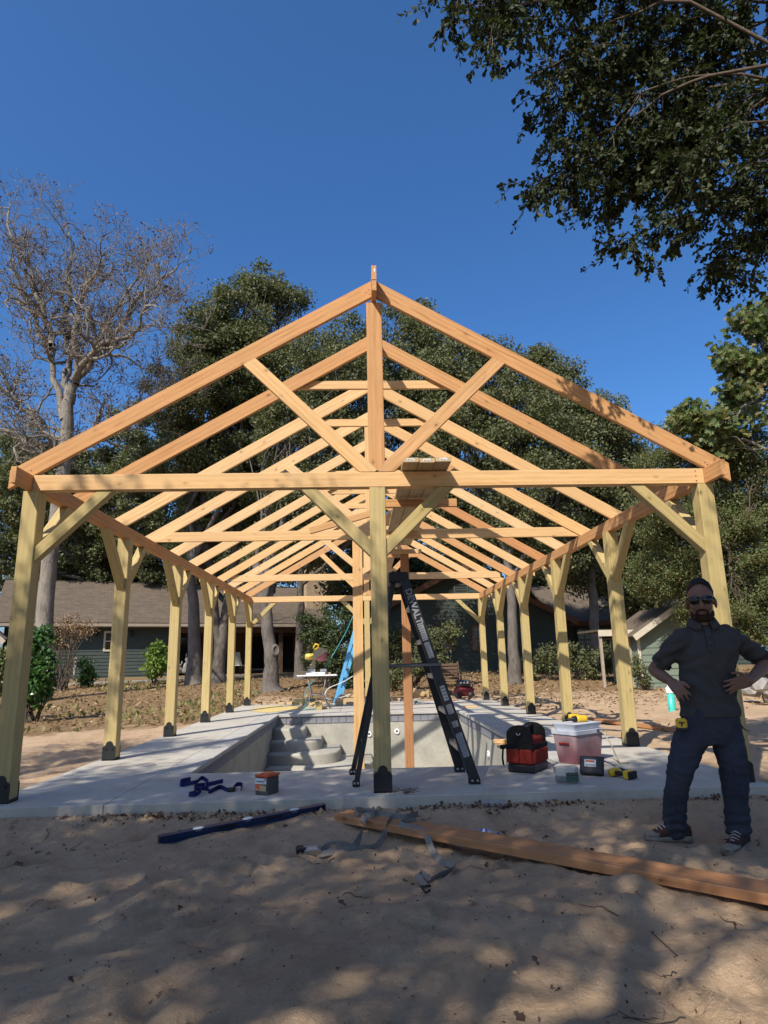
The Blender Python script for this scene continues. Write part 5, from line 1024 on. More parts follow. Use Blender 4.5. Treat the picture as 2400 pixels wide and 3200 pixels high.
# ---- blue spirit level half sunk in the sand
za = gz(-1.50, -0.83)+0.004; zb = gz(-0.45, -0.23)+0.004
M = axes((-1.50, -0.80, za), (-0.44, -0.21, zb), (0, -0.15, 1)) @ Matrix.Diagonal((1, 0.85, 0.85, 1)); lev = empty('spirit_level', (0, 0, 0), 'long blue I-beam spirit level lying in the sand in front of the deck', 'level'); place(lev, None, M); LL = 1.215
MB().box((0, -0.024, 0.042), (LL, 0.024, 0.052)).box((0, -0.024, -0.012), (LL, 0.024, -0.002)).box((0, -0.004, -0.003), (LL, 0.004, 0.043)).build('beam', MATS['blue_paint'], lev, M, local=True)
for x in (0.0, LL): MB().box((x-0.004, -0.025, -0.013), (x+0.004, 0.025, 0.053), bev=0.002).build('end_cap', MATS['charcoal'], lev, M, local=True)
for x in (0.26, 0.61, 0.97):
    MB().lathe([(0.0, 0.010), (0.026, 0.010), (0.030, 0.006), (0.030, -0.006), (0.026, -0.010), (0.0, -0.010)], 18, 0, T(x, 0, 0.047) @ Matrix.Diagonal((1.3, 0.8, 1, 1))).build('vial', MATS['label_white'], lev, M, local=True)
for x in (0.40, 0.75): MB().box((x, -0.0055, 0.008), (x+0.13, 0.0055, 0.03)).build('slot', MATS['black_plastic'], lev, M, local=True)

# ---- loose cedar plank on the sand with grey straps
p0 = V((-0.285, -0.385, -0.072)); p1 = V((2.35, -2.70, -0.068)); p1.z = max(-0.085, gz(2.0, -2.4)+0.03)
lb = beam('loose_plank', p0, p1, 0.205, 0.05, MATS['redwood'], None, label='long reddish cedar plank lying across the sand in the foreground', cat='plank')
ud = (p1-p0).normalized(); vd = V((0, 0, 1)).cross(ud); tz = 0.027
def on(x, y, dz=0.0):  # a point on top of the plank
    q = p0+ud*x+vd*y; return V((q.x, q.y, q.z+tz+dz))
def sd(x, y, dz=0.012): return V((x, y, gz(x, y)+dz))
gs = empty('ratchet_strap', (-0.4, -0.9, gz(-0.4, -0.9)), 'grey strap with a ratchet, wound over the near end of the loose plank', 'strap')
c1 = curl([sd(-0.44, -1.00, 0.03), sd(-0.34, -1.02), sd(-0.18, -0.96), sd(-0.05, -0.87), (0.02, -0.76, -0.06), on(0.50, -0.11, 0.002), on(0.44, 0.02, 0.004), on(0.50, 0.11, 0.002), (0.26, -0.42, -0.07)])
c2 = curl([sd(-0.44, -0.99, 0.025), sd(-0.37, -0.90), sd(-0.28, -0.87), sd(-0.20, -0.86), (-0.13, -0.72, -0.05), on(0.25, -0.09, 0.006), on(0.22, 0.0, 0.012), on(0.33, 0.06, 0.008), on(0.47, 0.08, 0.006)])
c3 = curl([on(0.20, -0.07, 0.004), on(0.14, -0.02, 0.03), on(0.20, 0.06, 0.012), on(0.26, 0.03, 0.04), on(0.31, -0.03, 0.02), on(0.24, -0.06, 0.010)])
for c in (c1, c2): MB().ribbon(c, (0.25, 0.5, 0.55), 0.042).build('webbing', MATS['grey_strap'], gs)
MB().ribbon(c3, (0.2, 0.4, 0.8), 0.036).build('webbing', MATS['grey_strap'], gs)
q = V((-0.475, -0.985, gz(-0.475, -0.985)+0.032)); Wr = T(*q) @ RZ(0.25) @ RX(0.25)
MB().box((-0.055, -0.028, -0.014), (0.055, -0.022, 0.026), 0, 0.002).box((-0.055, 0.022, -0.014), (0.055, 0.028, 0.026), 0, 0.002).tube([(-0.03, -0.03, 0.012), (-0.03, 0.03, 0.012)], 0.010, 10).tube([(0.035, -0.03, 0.008), (0.035, 0.03, 0.008)], 0.012, 10).box((-0.028, -0.02, 0.014), (0.04, 0.02, 0.024), 0, 0.004).build('ratchet', MATS['aluminium'], gs, Wr, local=True)
MB().box((-0.10, -0.03, 0.0), (-0.052, 0.03, 0.038), 0, 0.008).box((-0.04, -0.025, -0.032), (0.03, 0.02, -0.014), 0, 0.006).build('ratchet_handle', MATS['black_plastic'], gs, Wr, local=True)
g2 = empty('ratchet_strap', (0.3, -1.5, gz(0.3, -1.5)), 'second grey strap trailing off the plank to a hooked end in the sand', 'strap')
c4 = curl([on(0.62, 0.06, 0.004), on(0.58, -0.08, 0.006), (0.25, -0.98, -0.06), sd(0.285, -1.10), sd(0.32, -1.30), sd(0.365, -1.37, 0.03), sd(0.375, -1.45, 0.025), sd(0.33, -1.55, 0.02), sd(0.27, -1.62), sd(0.215, -1.68, 0.015)])
c5 = curl([sd(0.215, -1.68, 0.02), sd(0.20, -1.60, 0.03), sd(0.175, -1.54, 0.035), sd(0.155, -1.58, 0.03), sd(0.165, -1.68, 0.02), sd(0.178, -1.76, 0.02)])
MB().ribbon(c4, (0.6, 0.25, 0.6), 0.042).build('webbing', MATS['grey_strap'], g2); MB().ribbon(c5, (0.8, 0.1, 0.5), 0.034).build('webbing', MATS['grey_strap'], g2)
MB().tube([sd(0.178, -1.74, 0.015), sd(0.16, -1.80, 0.02), sd(0.175, -1.86, 0.012), sd(0.20, -1.85, 0.02)], 0.006, 6).tube([sd(0.155, -1.77, 0.02), sd(0.21, -1.77, 0.02)], 0.006, 6).build('hook', MATS['black_steel'], g2)

# ---- water bottle, plastic tray, twigs
WBt = T(0.575, -0.765, gz(0.66, -0.79)+0.034) @ RZ(-0.32) @ RY(math.pi/2); bt = empty('water_bottle', (0, 0, 0), 'clear plastic water bottle with a blue label and cap lying behind the loose plank', 'bottle'); place(bt, None, WBt)
prof = [(0.0, 0.0), (0.026, 0.0), (0.032, 0.008)]
for k in range(6): z = 0.012+k*0.011; prof += [(0.0325, z), (0.030, z+0.005)]
prof += [(0.031, 0.082), (0.031, 0.128), (0.0325, 0.134), (0.031, 0.150), (0.022, 0.178), (0.0135, 0.192), (0.0135, 0.20)]
MB().lathe(prof, 20).build('bottle', MATS['clear_plastic'], bt, WBt, local=True)
MB().lathe([(0.0322, 0.083), (0.0322, 0.127)], 20, 0).lathe([(0.0325, 0.098), (0.0325, 0.113)], 20, 1).build('label', [MATS['label_blue'], MATS['label_white']], bt, WBt, local=True)
MB().lathe([(0.0145, 0.193), (0.015, 0.196), (0.015, 0.208), (0.0, 0.209)], 14).build('cap', MATS['label_blue'], bt, WBt, local=True)
ty = MB(); zt = gz(0.86, -0.24)+0.012
for i in range(4):
    for j in range(2): ty.lathe([(0.0, 0.0), (0.016, 0.0), (0.019, 0.022), (0.022, 0.024)], 12, 0, T(0.79+i*0.046, -0.26+j*0.046, zt))
ty.box((0.762, -0.288, zt+0.022), (0.958, -0.188, zt+0.0235)); ty.build('plastic_tray', MATS['clear_plastic'], label='small clear plastic tray of cups at the deck edge right of the centre post', cat='tray')
rt2 = np.random.RandomState(8); polys = []
for _ in range(16):
    a = np.array([0.20+rt2.normal()*0.03, -0.03+rt2.normal()*0.03, 0.012]); d = np.array([rt2.uniform(-0.1, 0.16), rt2.uniform(-0.10, 0.05), rt2.uniform(0.0, 0.05)]); polys.append((wob_path(rt2, a, a+d, 6, 0.15), np.linspace(0.003, 0.0012, 6)))
link('twig_tuft', tubes_mesh(polys, 4), MATS['twig'], label='small tuft of dry twigs at the foot of the centre post', cat='twigs')

# ---- folding table, mitre saw, ladder, hose and offcuts at the far end
WTb = T(-1.15, 9.75, 0.0) @ RZ(0.03); tb = empty('folding_table', (0, 0, 0), 'white folding table on grey tube legs at the far end of the pool', 'table'); place(tb, None, WTb)
MB().box((-0.45, -0.27, 0.70), (0.45, 0.27, 0.735), bev=0.012).build('table_top', MATS['white_plastic'], tb, WTb, local=True)
for s in (-1, 1):
    for yy in (-0.22, 0.22):
        MB().tube([(s*0.20, yy*0.8, 0.70), (s*0.17, yy*0.9, 0.50), (s*0.13, yy, 0.34), (s*0.20, yy*1.05, 0.14), (s*0.30, yy*1.1, 0.005)], 0.012, 8).build('leg', MATS['grey_tube'], tb, WTb, local=True)
MB().tube([(-0.14, -0.22, 0.30), (0.14, -0.22, 0.30)], 0.010, 6).tube([(-0.14, 0.22, 0.30), (0.14, 0.22, 0.30)], 0.010, 6).tube([(-0.13, -0.22, 0.34), (-0.13, 0.22, 0.34)], 0.009, 6).tube([(0.13, -0.22, 0.34), (0.13, 0.22, 0.34)], 0.009, 6).build('cross_bar', MATS['grey_tube'], tb, WTb, local=True)
WMs = T(-1.18, 9.72, 0.737) @ RZ(-0.15); ms = empty('mitre_saw', (0, 0, 0), 'yellow mitre saw with a red blade on the white folding table', 'saw'); place(ms, None, WMs)
MB().box((-0.20, -0.16, 0.0), (0.24, 0.14, 0.05), bev=0.015).lathe([(0, 0.055), (0.14, 0.055), (0.15, 0.04)], 24, 0, T(0.03, -0.03, 0)).build('base', MATS['white_plastic'], ms, WMs, local=True)
MB().box((-0.20, 0.02, 0.05), (-0.02, 0.045, 0.12), bev=0.004).box((0.09, 0.02, 0.05), (0.24, 0.045, 0.12), bev=0.004).build('fence', MATS['aluminium'], ms, WMs, local=True)
MB().box((-0.16, 0.04, 0.03), (-0.03, 0.12, 0.24), bev=0.03).build('arm', MATS['tan_metal'], ms, WMs, local=True)
MB().tube([(-0.09, 0.08, 0.20), (-0.07, 0.07, 0.30), (-0.02, 0.03, 0.40), (0.06, -0.02, 0.46)], [0.045, 0.042, 0.04, 0.035], 10).build('head_arm', MATS['tan_metal'], ms, WMs, local=True)
MB().lathe([(0, -0.13), (0.06, -0.125), (0.072, -0.09), (0.072, 0.06), (0.055, 0.08), (0, 0.08)], 16, 0, T(-0.12, 0.0, 0.40) @ RY(math.pi/2)).build('motor', MATS['saw_yellow'], ms, WMs, local=True)
MB().lathe([(0, -0.002), (0.152, -0.002), (0.152, 0.002), (0, 0.002)], 30, 0, T(0.13, -0.05, 0.43) @ RZ(0.5) @ RX(math.pi/2)).build('blade', MATS['saw_blade'], ms, WMs, local=True)
gp = [(0.165*math.cos(a), 0.165*math.sin(a)) for a in [0.5+math.pi*k/14 for k in range(15)]]
MB().prism(gp, -0.03, 0.03, T(0.12, -0.04, 0.43) @ RZ(0.5) @ RX(math.pi/2)).build('blade_guard', MATS['tan_metal'], ms, WMs, local=True)
MB().tube([(-0.02, -0.08, 0.55), (-0.03, -0.10, 0.63), (0.02, -0.11, 0.68), (0.08, -0.10, 0.66), (0.07, -0.08, 0.60), (-0.01, -0.07, 0.55)], 0.019, 8).build('handle', MATS['yellow_plastic'], ms, WMs, local=True)
for k, (x, y, z, l) in enumerate(((-1.50, 9.68, 0.758, 0.22), (-1.47, 9.70, 0.80, 0.20), (-0.95, 9.80, 0.758, 0.2))):
    beam('offcut', (x-l/2, y, z), (x+l/2, y+0.02, z), 0.09, 0.04, MATS['plank'], None, label=('lower pale offcut at the left end of the folding table', 'upper pale offcut at the left end of the folding table', 'pale offcut right of the saw on the folding table')[k], cat='offcut')
bl = empty('blue_ladder', (-0.80, 11.0, 0), 'pale blue ladder leaning beside the folding table', 'ladder')
A0, A1 = V((-0.80, 10.95, 0.02)), V((-0.22, 11.15, 2.05)); dY = V((0.10, 0.42, 0))
for k in (0, 1): beam('rail', A0+dY*k, A1+dY*k, 0.035, 0.085, MATS['ladder_blue'], bl, up=(1, 0, -0.25))
for k in range(6):
    f = 0.10+k*0.155; c = A0.lerp(A1, f); MB().box((c.x-0.01, c.y, c.z-0.014), (c.x+0.08, c.y+0.42, c.z+0.014)).build('step', MATS['aluminium'], bl)
for k in range(5):
    c = A0.lerp(A1, 0.14+0.2*k); MB().box((c.x+0.02, c.y-0.022, c.z-0.08), (c.x+0.10, c.y-0.018, c.z+0.08)).build('gusset', MATS['ladder_blue'], bl)
MB().tube(curl([(-0.33, 10.1, 2.06), (-0.48, 10.05, 1.72), (-0.72, 9.95, 1.30), (-1.03, 9.75, 0.80), (-1.30, 9.46, 0.52), (-1.40, 9.42, 0.36), (-1.37, 9.40, 0.18), (-1.42, 9.45, 0.03), (-1.30, 9.30, 0.012), (-1.0, 9.6, 0.012)], 6), 0.009, 6).build('air_hose', MATS['hose_teal'], label='teal air hose running from the pavilion down past the saw table', cat='hose')
MB().tube(curl([(-0.35, 10.9, 0.66), (-0.6, 10.8, 0.52), (-0.92, 10.7, 0.40), (-1.02, 10.6, 0.26), (-0.94, 10.6, 0.14), (-0.6, 10.7, 0.18), (-0.42, 10.8, 0.24)], 5), 0.010, 6).build('bent_tube', MATS['white_plastic'], label='bent white tube beside the blue ladder', cat='tube')
ro = random.Random(9)
OFF = ((-2.12, 11.2, 0.16, 'leftmost little block'), (-1.92, 11.25, 0.14, 'small block beside the leftmost block'), (-1.66, 11.05, 0.3, 'thick block left of the table legs'), (-1.55, 11.2, 0.24, 'block stacked behind the thick block'), (-1.28, 10.6, 0.26, 'tilted block under the table'), (-1.18, 10.3, 0.2, 'block leaning on another under the table'), (-1.08, 9.25, 0.13, 'block nearest the pool edge'), (-1.04, 9.42, 0.24, 'plank end just behind the nearest block'), (-0.98, 10.9, 0.22, 'block right of the table legs'), (-0.68, 10.5, 0.16, 'square block by the blue ladder foot'), (-0.52, 11.1, 0.42, 'long pale block right of the blue ladder'), (-0.48, 11.15, 0.40, 'upper long block right of the blue ladder'), (-0.40, 10.7, 0.2, 'dark block right of the blue ladder'))
for k, (x, y, L, nm) in enumerate(OFF):
    a = ro.uniform(-0.9, 0.9); hh = 0.13 if k in (2, 6, 9) else 0.06; zz = 0.145 if k == 11 else 0.0; hh = 0.13 if k == 10 else hh; b = ro.uniform(0, 0.07) if k in (4, 5, 8) else 0.0
    if k in (10, 11): a = 0.05
    beam('offcut', (x-L/2*math.cos(a), y-L/2*math.sin(a), zz+hh/2+0.002), (x+L/2*math.cos(a), y+L/2*math.sin(a), zz+hh/2+0.002+b), 0.13, hh, MATS['pine' if k in (2, 4, 6) else 'plank'], None, label=nm+' among the offcuts by the saw table', cat='offcut', group='offcuts round the saw table')
rs_ = np.random.RandomState(3); a_ = np.linspace(0, 2*np.pi, 40)[:-1]; rr_ = 1+0.18*np.sin(3*a_+1)+0.1*np.sin(7*a_); cxy = np.stack([-2.05+0.62*rr_*np.cos(a_), 9.9+0.95*rr_*np.sin(a_)], 1)
MB().add([(-2.05, 9.9, 0.014)]+[(x, y, 0.004) for x, y in cxy], [(0, i+1, (i+1) % 39+1) for i in range(39)]).build('sawdust', MATS['sawdust'], label='thin spread of yellow sawdust on the deck left of the saw table', kind='stuff')
# right side: pipe, plank on the sand, compressor, chair, carton, rocks
pz = gz(5.76, 7.12); pv_ = empty('drain_pipe', (5.76, 7.12, pz), 'upright teal drain pipe with a white cap standing in the sand at right', 'pipe')
MB().lathe([(0.068, -0.05), (0.068, 0.37), (0.06, 0.37)], 20, 0, T(5.76, 7.12, pz)).build('pipe', MATS['pvc_teal'], pv_)
MB().lathe([(0.076, 0.33), (0.078, 0.34), (0.078, 0.43), (0.05, 0.445), (0.045, 0.445), (0.045, 0.475), (0.0, 0.478)], 20, 0, T(5.76, 7.12, pz)).build('cap', MATS['white_plastic'], pv_)
beam('loose_plank', (3.72, 5.75, gz(3.72, 5.75)+0.05), (4.28, 3.55, gz(4.28, 3.55)+0.05), 0.14, 0.045, MATS['redwood'], None, label='reddish plank on the sand behind the right-hand posts', cat='plank')
cz = gz(2.62, 12.5); cm = empty('air_compressor', (2.62, 12.5, cz), 'small red air compressor on the sand beyond the pool', 'compressor')
MB().lathe([(0, -0.27), (0.08, -0.26), (0.125, -0.21), (0.13, -0.15), (0.13, 0.15), (0.125, 0.21), (0.08, 0.26), (0, 0.27)], 18, 0, T(2.62, 12.5, cz+0.19) @ RY(math.pi/2)).build('tank', MATS['compressor_red'], cm)
MB().box((2.44, 12.40, cz+0.32), (2.80, 12.6, cz+0.50), 0, 0.03).tube([(2.40, 12.42, cz+0.3), (2.40, 12.42, cz+0.60), (2.84, 12.42, cz+0.60), (2.84, 12.42, cz+0.3)], 0.013, 8).build('pump', MATS['charcoal'], cm)
for x in (2.45, 2.79): MB().lathe([(0, -0.02), (0.085, -0.02), (0.095, 0), (0.085, 0.02), (0, 0.02)], 14, 0, T(x, 12.36, cz+0.09) @ RX(math.pi/2)).build('wheel', MATS['black_plastic'], cm)
for k in range(3): MB().lathe([(0, 0.0), (0.03, 0.0), (0.03, 0.012), (0, 0.012)], 12, 0, T(2.53+k*0.09, 12.395, cz+0.42) @ RX(math.pi/2)).build('gauge', MATS['label_white'], cm)
cz = gz(2.45, 14.2); gc = empty('garden_chair', (2.45, 14.2, cz), 'weathered wooden garden armchair behind the air compressor', 'chair')
for k in range(5): beam('slat', (2.15, 14.45, cz+0.45+k*0.10), (2.75, 14.45, cz+0.46+k*0.10), 0.02, 0.07, MATS['oldwood'], gc)
for k in range(5): beam('slat', (2.15, 13.95+k*0.10, cz+0.38), (2.75, 13.95+k*0.10, cz+0.38), 0.08, 0.02, MATS['oldwood'], gc)
for x in (2.13, 2.77):
    beam('leg', (x, 13.95, cz), (x, 13.95, cz+0.58), 0.05, 0.05, MATS['oldwood'], gc, up=(0, 1, 0)); beam('leg', (x, 14.45, cz), (x, 14.5, cz+0.95), 0.05, 0.05, MATS['oldwood'], gc, up=(0, 1, 0)); beam('arm', (x, 13.88, cz+0.60), (x, 14.48, cz+0.60), 0.08, 0.025, MATS['oldwood'], gc)
cz = gz(1.5, 13.2); cbx = empty('cardboard_box', (1.5, 13.2, cz), 'open cardboard box on the ground beyond the pool', 'box')
MB().box((1.28, 13.05, cz), (1.72, 13.35, cz+0.22)).build('carton', MATS['card'], cbx); beam('flap', (1.28, 13.04, cz+0.21), (1.60, 12.98, cz+0.10), 0.004, 0.14, MATS['card'], cbx)
tb2 = empty('screw_tub', (1.16, 10.4, 0), 'small green and clear tub on the deck behind the reddish post', 'tub'); MB().box((1.09, 10.36, 0.001), (1.23, 10.46, 0.10), bev=0.01).build('tub', MATS['clear_plastic'], tb2); MB().box((1.10, 10.357, 0.02), (1.18, 10.3595, 0.08)).build('label', MATS['green_cloth'], tb2)
rk = random.Random(15)
RKL = ('largest pale rock at the foot of', 'round rock left in', 'flat rock low in', 'rock on top of', 'small rock tucked into', 'rock at the right end of', 'second rock on top of', 'grey rock in the middle of')
for k in range(8):
    x = 7.7+rk.uniform(-0.3, 1.3); y = 8.0+rk.uniform(-0.1, 0.8); s = rk.uniform(0.14, 0.26); zb_ = gz(x, y)+(0.0, 0.05, 0.0, 0.34, 0.1, 0.0, 0.32, 0.2)[k]
    bm = bmesh.new(); bmesh.ops.create_icosphere(bm, subdivisions=2, radius=s)
    for v in bm.verts: v.co *= 1+0.35*mnoise.noise(v.co*5.0+V((k*7, 0, 0))); v.co.z *= 0.72; v.co.x *= 1.25
    me = bpy.data.meshes.new('m'); bm.to_mesh(me); bm.free(); link('rock', me, MATS['stone'], None, T(x, y, zb_+s*0.45) @ RZ(rk.random()*3), label=RKL[k]+' the rock heap at the right edge', cat='rock', group='rocks at the right edge')
# by the house: patio chair, low table, white pipe, garden figure, pots
def wp(px, py, y): return atY(px, py, y)
c = wp(752, 2105, 24.5); cz = c.z-0.05
pc = empty('patio_chair', (c.x, 24.5, cz), 'pale sling patio chair in the dark porch', 'chair'); Wp = T(c.x, 24.5, cz) @ RZ(0.9)
MB().add([(-0.24, 0.22, 0.42), (0.24, 0.22, 0.42), (0.24, 0.36, 1.0), (-0.24, 0.36, 1.0), (-0.24, 0.235, 0.41), (0.24, 0.235, 0.41), (0.24, 0.375, 1.0), (-0.24, 0.375, 1.0)], [(0,1,2,3),(7,6,5,4),(0,4,5,1),(3,2,6,7),(0,3,7,4),(1,5,6,2)]).build('backrest', MATS['trim_cream'], pc, Wp, local=True); MB().box((-0.24, -0.25, 0.40), (0.24, 0.21, 0.42)).build('seat', MATS['label_white'], pc, Wp, local=True)
for x in (-0.25, 0.25):
    for y0, y1, z1 in ((-0.24, -0.22, 0.62), (0.26, 0.22, 0.42)): MB().tube([(x, y0, 0), (x, y1, z1)], 0.014, 6).build('leg', MATS['black_steel'], pc, Wp, local=True)
c = wp(808, 2120, 23.6); lt2 = empty('low_table', (c.x, 23.6, c.z), 'low grey table with cups at the porch edge left of the scarred trunk', 'table')
MB().box((c.x-0.42, 23.35, c.z+0.36), (c.x+0.42, 23.85, c.z+0.41)).build('table_top', MATS['dark_steel'], lt2)
for sx in (-0.38, 0.38):
    for yy in (23.4, 23.8): MB().box((c.x+sx-0.02, yy-0.02, c.z), (c.x+sx+0.02, yy+0.02, c.z+0.36)).build('leg', MATS['dark_steel'], lt2)
c = wp(232, 2118, 19.0); MB().tube([(c.x, 19.0, c.z-0.1), (c.x, 19.0, c.z+0.62)], 0.05, 10).tube([(c.x, 19.0, c.z+0.62), (c.x-0.02, 18.98, c.z+0.70)], 0.07, 10).build('vent_pipe', MATS['trim_cream'], label='white standpipe in front of the left house wall', cat='pipe')
for k, (px, hgt, lab) in enumerate(((584, 0.75, 'pale stone rabbit figure left of the thick trunk by the downspout'), (562, 0.45, 'small pale garden figure left of the stone rabbit'))):
    c = wp(px, 2105, 20.5); W = T(c.x, 20.5, c.z)
    m = MB().lathe([(0, 0), (0.16*hgt/0.75, 0.0), (0.19*hgt/0.75, 0.15*hgt), (0.13*hgt/0.75, 0.5*hgt), (0.06*hgt/0.75, 0.58*hgt), (0.10*hgt/0.75, 0.66*hgt), (0.09*hgt/0.75, 0.78*hgt), (0, 0.83*hgt)], 12, 0, W)
    for s in (-1, 1): m.tube([W @ V((s*0.04, 0, 0.75*hgt)), W @ V((s*0.06, 0.02, 0.9*hgt)), W @ V((s*0.05, 0.03, 1.05*hgt))], [0.02, 0.03, 0.008], 6)
    m.build('garden_figure', MATS['stone'], label=lab, cat='ornament')

# ---- leaves, twigs, clods: ground litter
rs = np.random.RandomState(19)
def litter(name, label, n, fx, size, mat, shape, flat=0.35, lift=0.004):
    xy = fx(n); z = GZ(xy[:, 0], xy[:, 1])+lift; m_ = len(xy); al = unit(rs, m_); al[:, 2] *= flat; nr = unit(rs, m_)*flat*1.4+np.array([0, 0, 1.0])
    me = leaf_mesh(np.column_stack([xy, z]), al, nr, size*(0.5+0.8*rs.rand(m_)), shape, rs); return link(name, me, MATS[mat], label=label, kind='stuff')
def f_left(n):
    x = rs.uniform(-17, -3.3, n); y = rs.uniform(5.0, 23, n); keep = y > 5.6+0.75*(x+4)+2.2*(vnoise(x*0.6, y*0.6, 4)+0.5)+rs.rand(n)*1.5; return np.stack([x, y], 1)[keep]
def f_back(n):
    x = rs.uniform(-4, 16, n); y = 11.6+rs.rand(n)**0.8*12+1.2*vnoise(x*0.8, x*0, 3); return np.stack([x, y], 1)
def f_right(n):
    x = rs.uniform(3.4, 11, n); y = rs.uniform(0, 12, n); keep = rs.rand(n) < 0.12+0.9*(y > 8.6+2*vnoise(x, y, 6)); return np.stack([x, y], 1)[keep]
litter('leaf_litter', 'dry brown leaves strewn over the lawn on the left', 15000, f_left, 0.10, 'leaf_dry', 'lobed')
litter('leaf_litter', 'dry brown leaves under the trees behind the pool', 13000, f_back, 0.11, 'leaf_dry', 'lobed')
litter('leaf_litter', 'scattered dry leaves on the sand at right', 5200, f_right, 0.09, 'leaf_dry', 'lobed')
litter('bark_crumbs', 'dark crumbs of bark and leaf scattered over the foreground sand', 2600, lambda n: np.stack([rs.uniform(-4, 4.5, n), rs.uniform(-5.2, -0.3, n)], 1), 0.016, 'leaf_dead', 'diamond', 0.7)
litter('leaf_litter', 'few small dry leaves on the foreground sand', 260, lambda n: np.stack([rs.uniform(-4, 4.5, n), rs.uniform(-5.2, -0.35, n)], 1), 0.045, 'leaf_dead', 'lobed', 0.5)
litter('leaf_litter', 'band of crumbled leaves along the front edge of the deck', 520, lambda n: np.stack([rs.choice([-1.9, -1.3, -0.7, 0.35, 0.95, 1.3, 2.6], n)+rs.normal(size=n)*0.22, -0.22-np.abs(rs.normal(size=n))*0.07], 1), 0.04, 'leaf_dead', 'lobed', 0.6)
gxy = f_left(5200); gxy = gxy[vnoise(gxy[:, 0]*0.5, gxy[:, 1]*0.5, 9) > 0.0]; gz_ = GZ(gxy[:, 0], gxy[:, 1]); m_ = len(gxy); al = unit(rs, m_)*0.5+np.array([0, 0, 1.0])
link('grass', leaf_mesh(np.column_stack([gxy, gz_]), al, unit(rs, m_), 0.12*(0.4+0.8*rs.rand(m_)), 'diamond', rs), MATS['grass'], label='thin dry grass growing through the leaves on the left', kind='stuff')
polys = []
for _ in range(70):
    x, y = rs.uniform(-4, 4.5), rs.uniform(-5.0, -0.4); L = rs.uniform(0.05, 0.28); a = rs.uniform(0, 6.28); p = wob_path(rs, (x, y, 0), (x+L*math.cos(a), y+L*math.sin(a), 0), 8, 0.16); p[:, 2] = GZ(p[:, 0], p[:, 1])+0.003+0.006*rs.rand(8); polys.append((p, np.linspace(0.0028, 0.001, 8)))
link('twigs', tubes_mesh(polys, 4), MATS['twig'], label='thin dry twigs scattered on the foreground sand', kind='stuff')
ic = bmesh.new(); bmesh.ops.create_icosphere(ic, subdivisions=1, radius=1); iv = np.array([v.co[:] for v in ic.verts]); if_ = np.array([[v.index for v in f.verts] for f in ic.faces]); ic.free()
n = 900; x = np.concatenate([rs.uniform(-3.3, 3.0, 420), rs.uniform(-4, 4.5, 480)]); y = np.concatenate([-0.2-np.abs(rs.normal(size=420))*0.07, rs.uniform(-5.2, -0.3, 480)]); s = 0.004+0.016*rs.rand(n)**2.5; s[:420] *= 1.3
co = np.column_stack([x, y, GZ(x, y)])[:, None, :]+iv[None]*s[:, None, None]*(0.7+0.6*rs.rand(n, 1, 3))*(0.8+0.4*rs.rand(n, 12, 1)); f = (if_[None]+(np.arange(n)*12)[:, None, None]).reshape(-1, 3)
link('sand_clods', npmesh(co.reshape(-1, 3), tris=f, smooth=False), MATS['sand'], label='crumbs and clods of sand on the foreground and along the deck edge', kind='stuff')
# ================================================================== PERSON
plain('skin', (0.19, 0.10, 0.064), 0.5, 0, 0.35, 0.10, 25); plain('hair', (0.008, 0.007, 0.006), 0.6, 0, 0.3, 0.3, 60, 0.4); plain('beard', (0.040, 0.025, 0.018), 0.85, 0, 0.15, 0.3, 80, 0.5)
plain('lens', (0.006, 0.006, 0.007), 0.08, 0, 0.6); plain('lips', (0.20, 0.085, 0.065), 0.5); plain('shoe_red', (0.062, 0.030, 0.024), 0.8, 0, 0.2, 0.3, 30); plain('shoe_sole', (0.25, 0.21, 0.16), 0.8, 0, 0.2, 0.25, 20); plain('lace', (0.38, 0.34, 0.30), 0.8)
t = NT('shirt'); v = t.coord('Object'); n = t.noise(v, 420, 2, 0.5); w = t.noise(v, 5, 4); t.col(t.mix(t.ramp(n, [(0.35, 0.0), (0.65, 1.0)]), (0.040, 0.038, 0.037), (0.072, 0.069, 0.066))); t.rough(0.9, 0.15); t.bump(t.math('ADD', t.math('MULTIPLY', n, 0.2), w), 0.25, 0.01); t.done('shirt')
t = NT('denim'); v = t.coord('Object', (1, 1, 0.35)); n = t.noise(v, 260, 3, 0.6); w = t.noise(t.coord('Object'), 3.5, 4); t.col(t.mix(t.ramp(w, [(0.35, 0.0), (0.7, 0.6)]), t.ramp(n, [(0.35, (0.019, 0.022, 0.032)), (0.65, (0.040, 0.046, 0.062))]), (0.062, 0.068, 0.082))); t.rough(0.9, 0.15); t.bump(n, 0.2, 0.004); t.done('denim')
FZ0 = gz(2.0, -1.25)
per = empty('person', (2.13, -1.2, FZ0), 'person in dark polo shirt, jeans and sunglasses standing with hands on hips', 'person')
def ell_loft(m, rings, n=22):
    """stacked elliptical rings (x, y, z, rx, ry, yaw)"""
    vs, fs = [], []
    for (x, y, z, rx, ry, a) in rings:
        for k in range(n):
            an = 2*math.pi*k/n; u, w = rx*math.cos(an), ry*math.sin(an); vs.append((x+u*math.cos(a)-w*math.sin(a), y+u*math.sin(a)+w*math.cos(a), z))
    for i in range(len(rings)-1):
        for k in range(n): fs.append((i*n+k, i*n+(k+1) % n, (i+1)*n+(k+1) % n, (i+1)*n+k))
    e = (len(rings)-1)*n; fs += [list(range(n))[::-1], [e+k for k in range(n)]]
    if rings[0][2] > rings[-1][2]: fs = [f[::-1] for f in fs]
    return m.add(vs, fs)
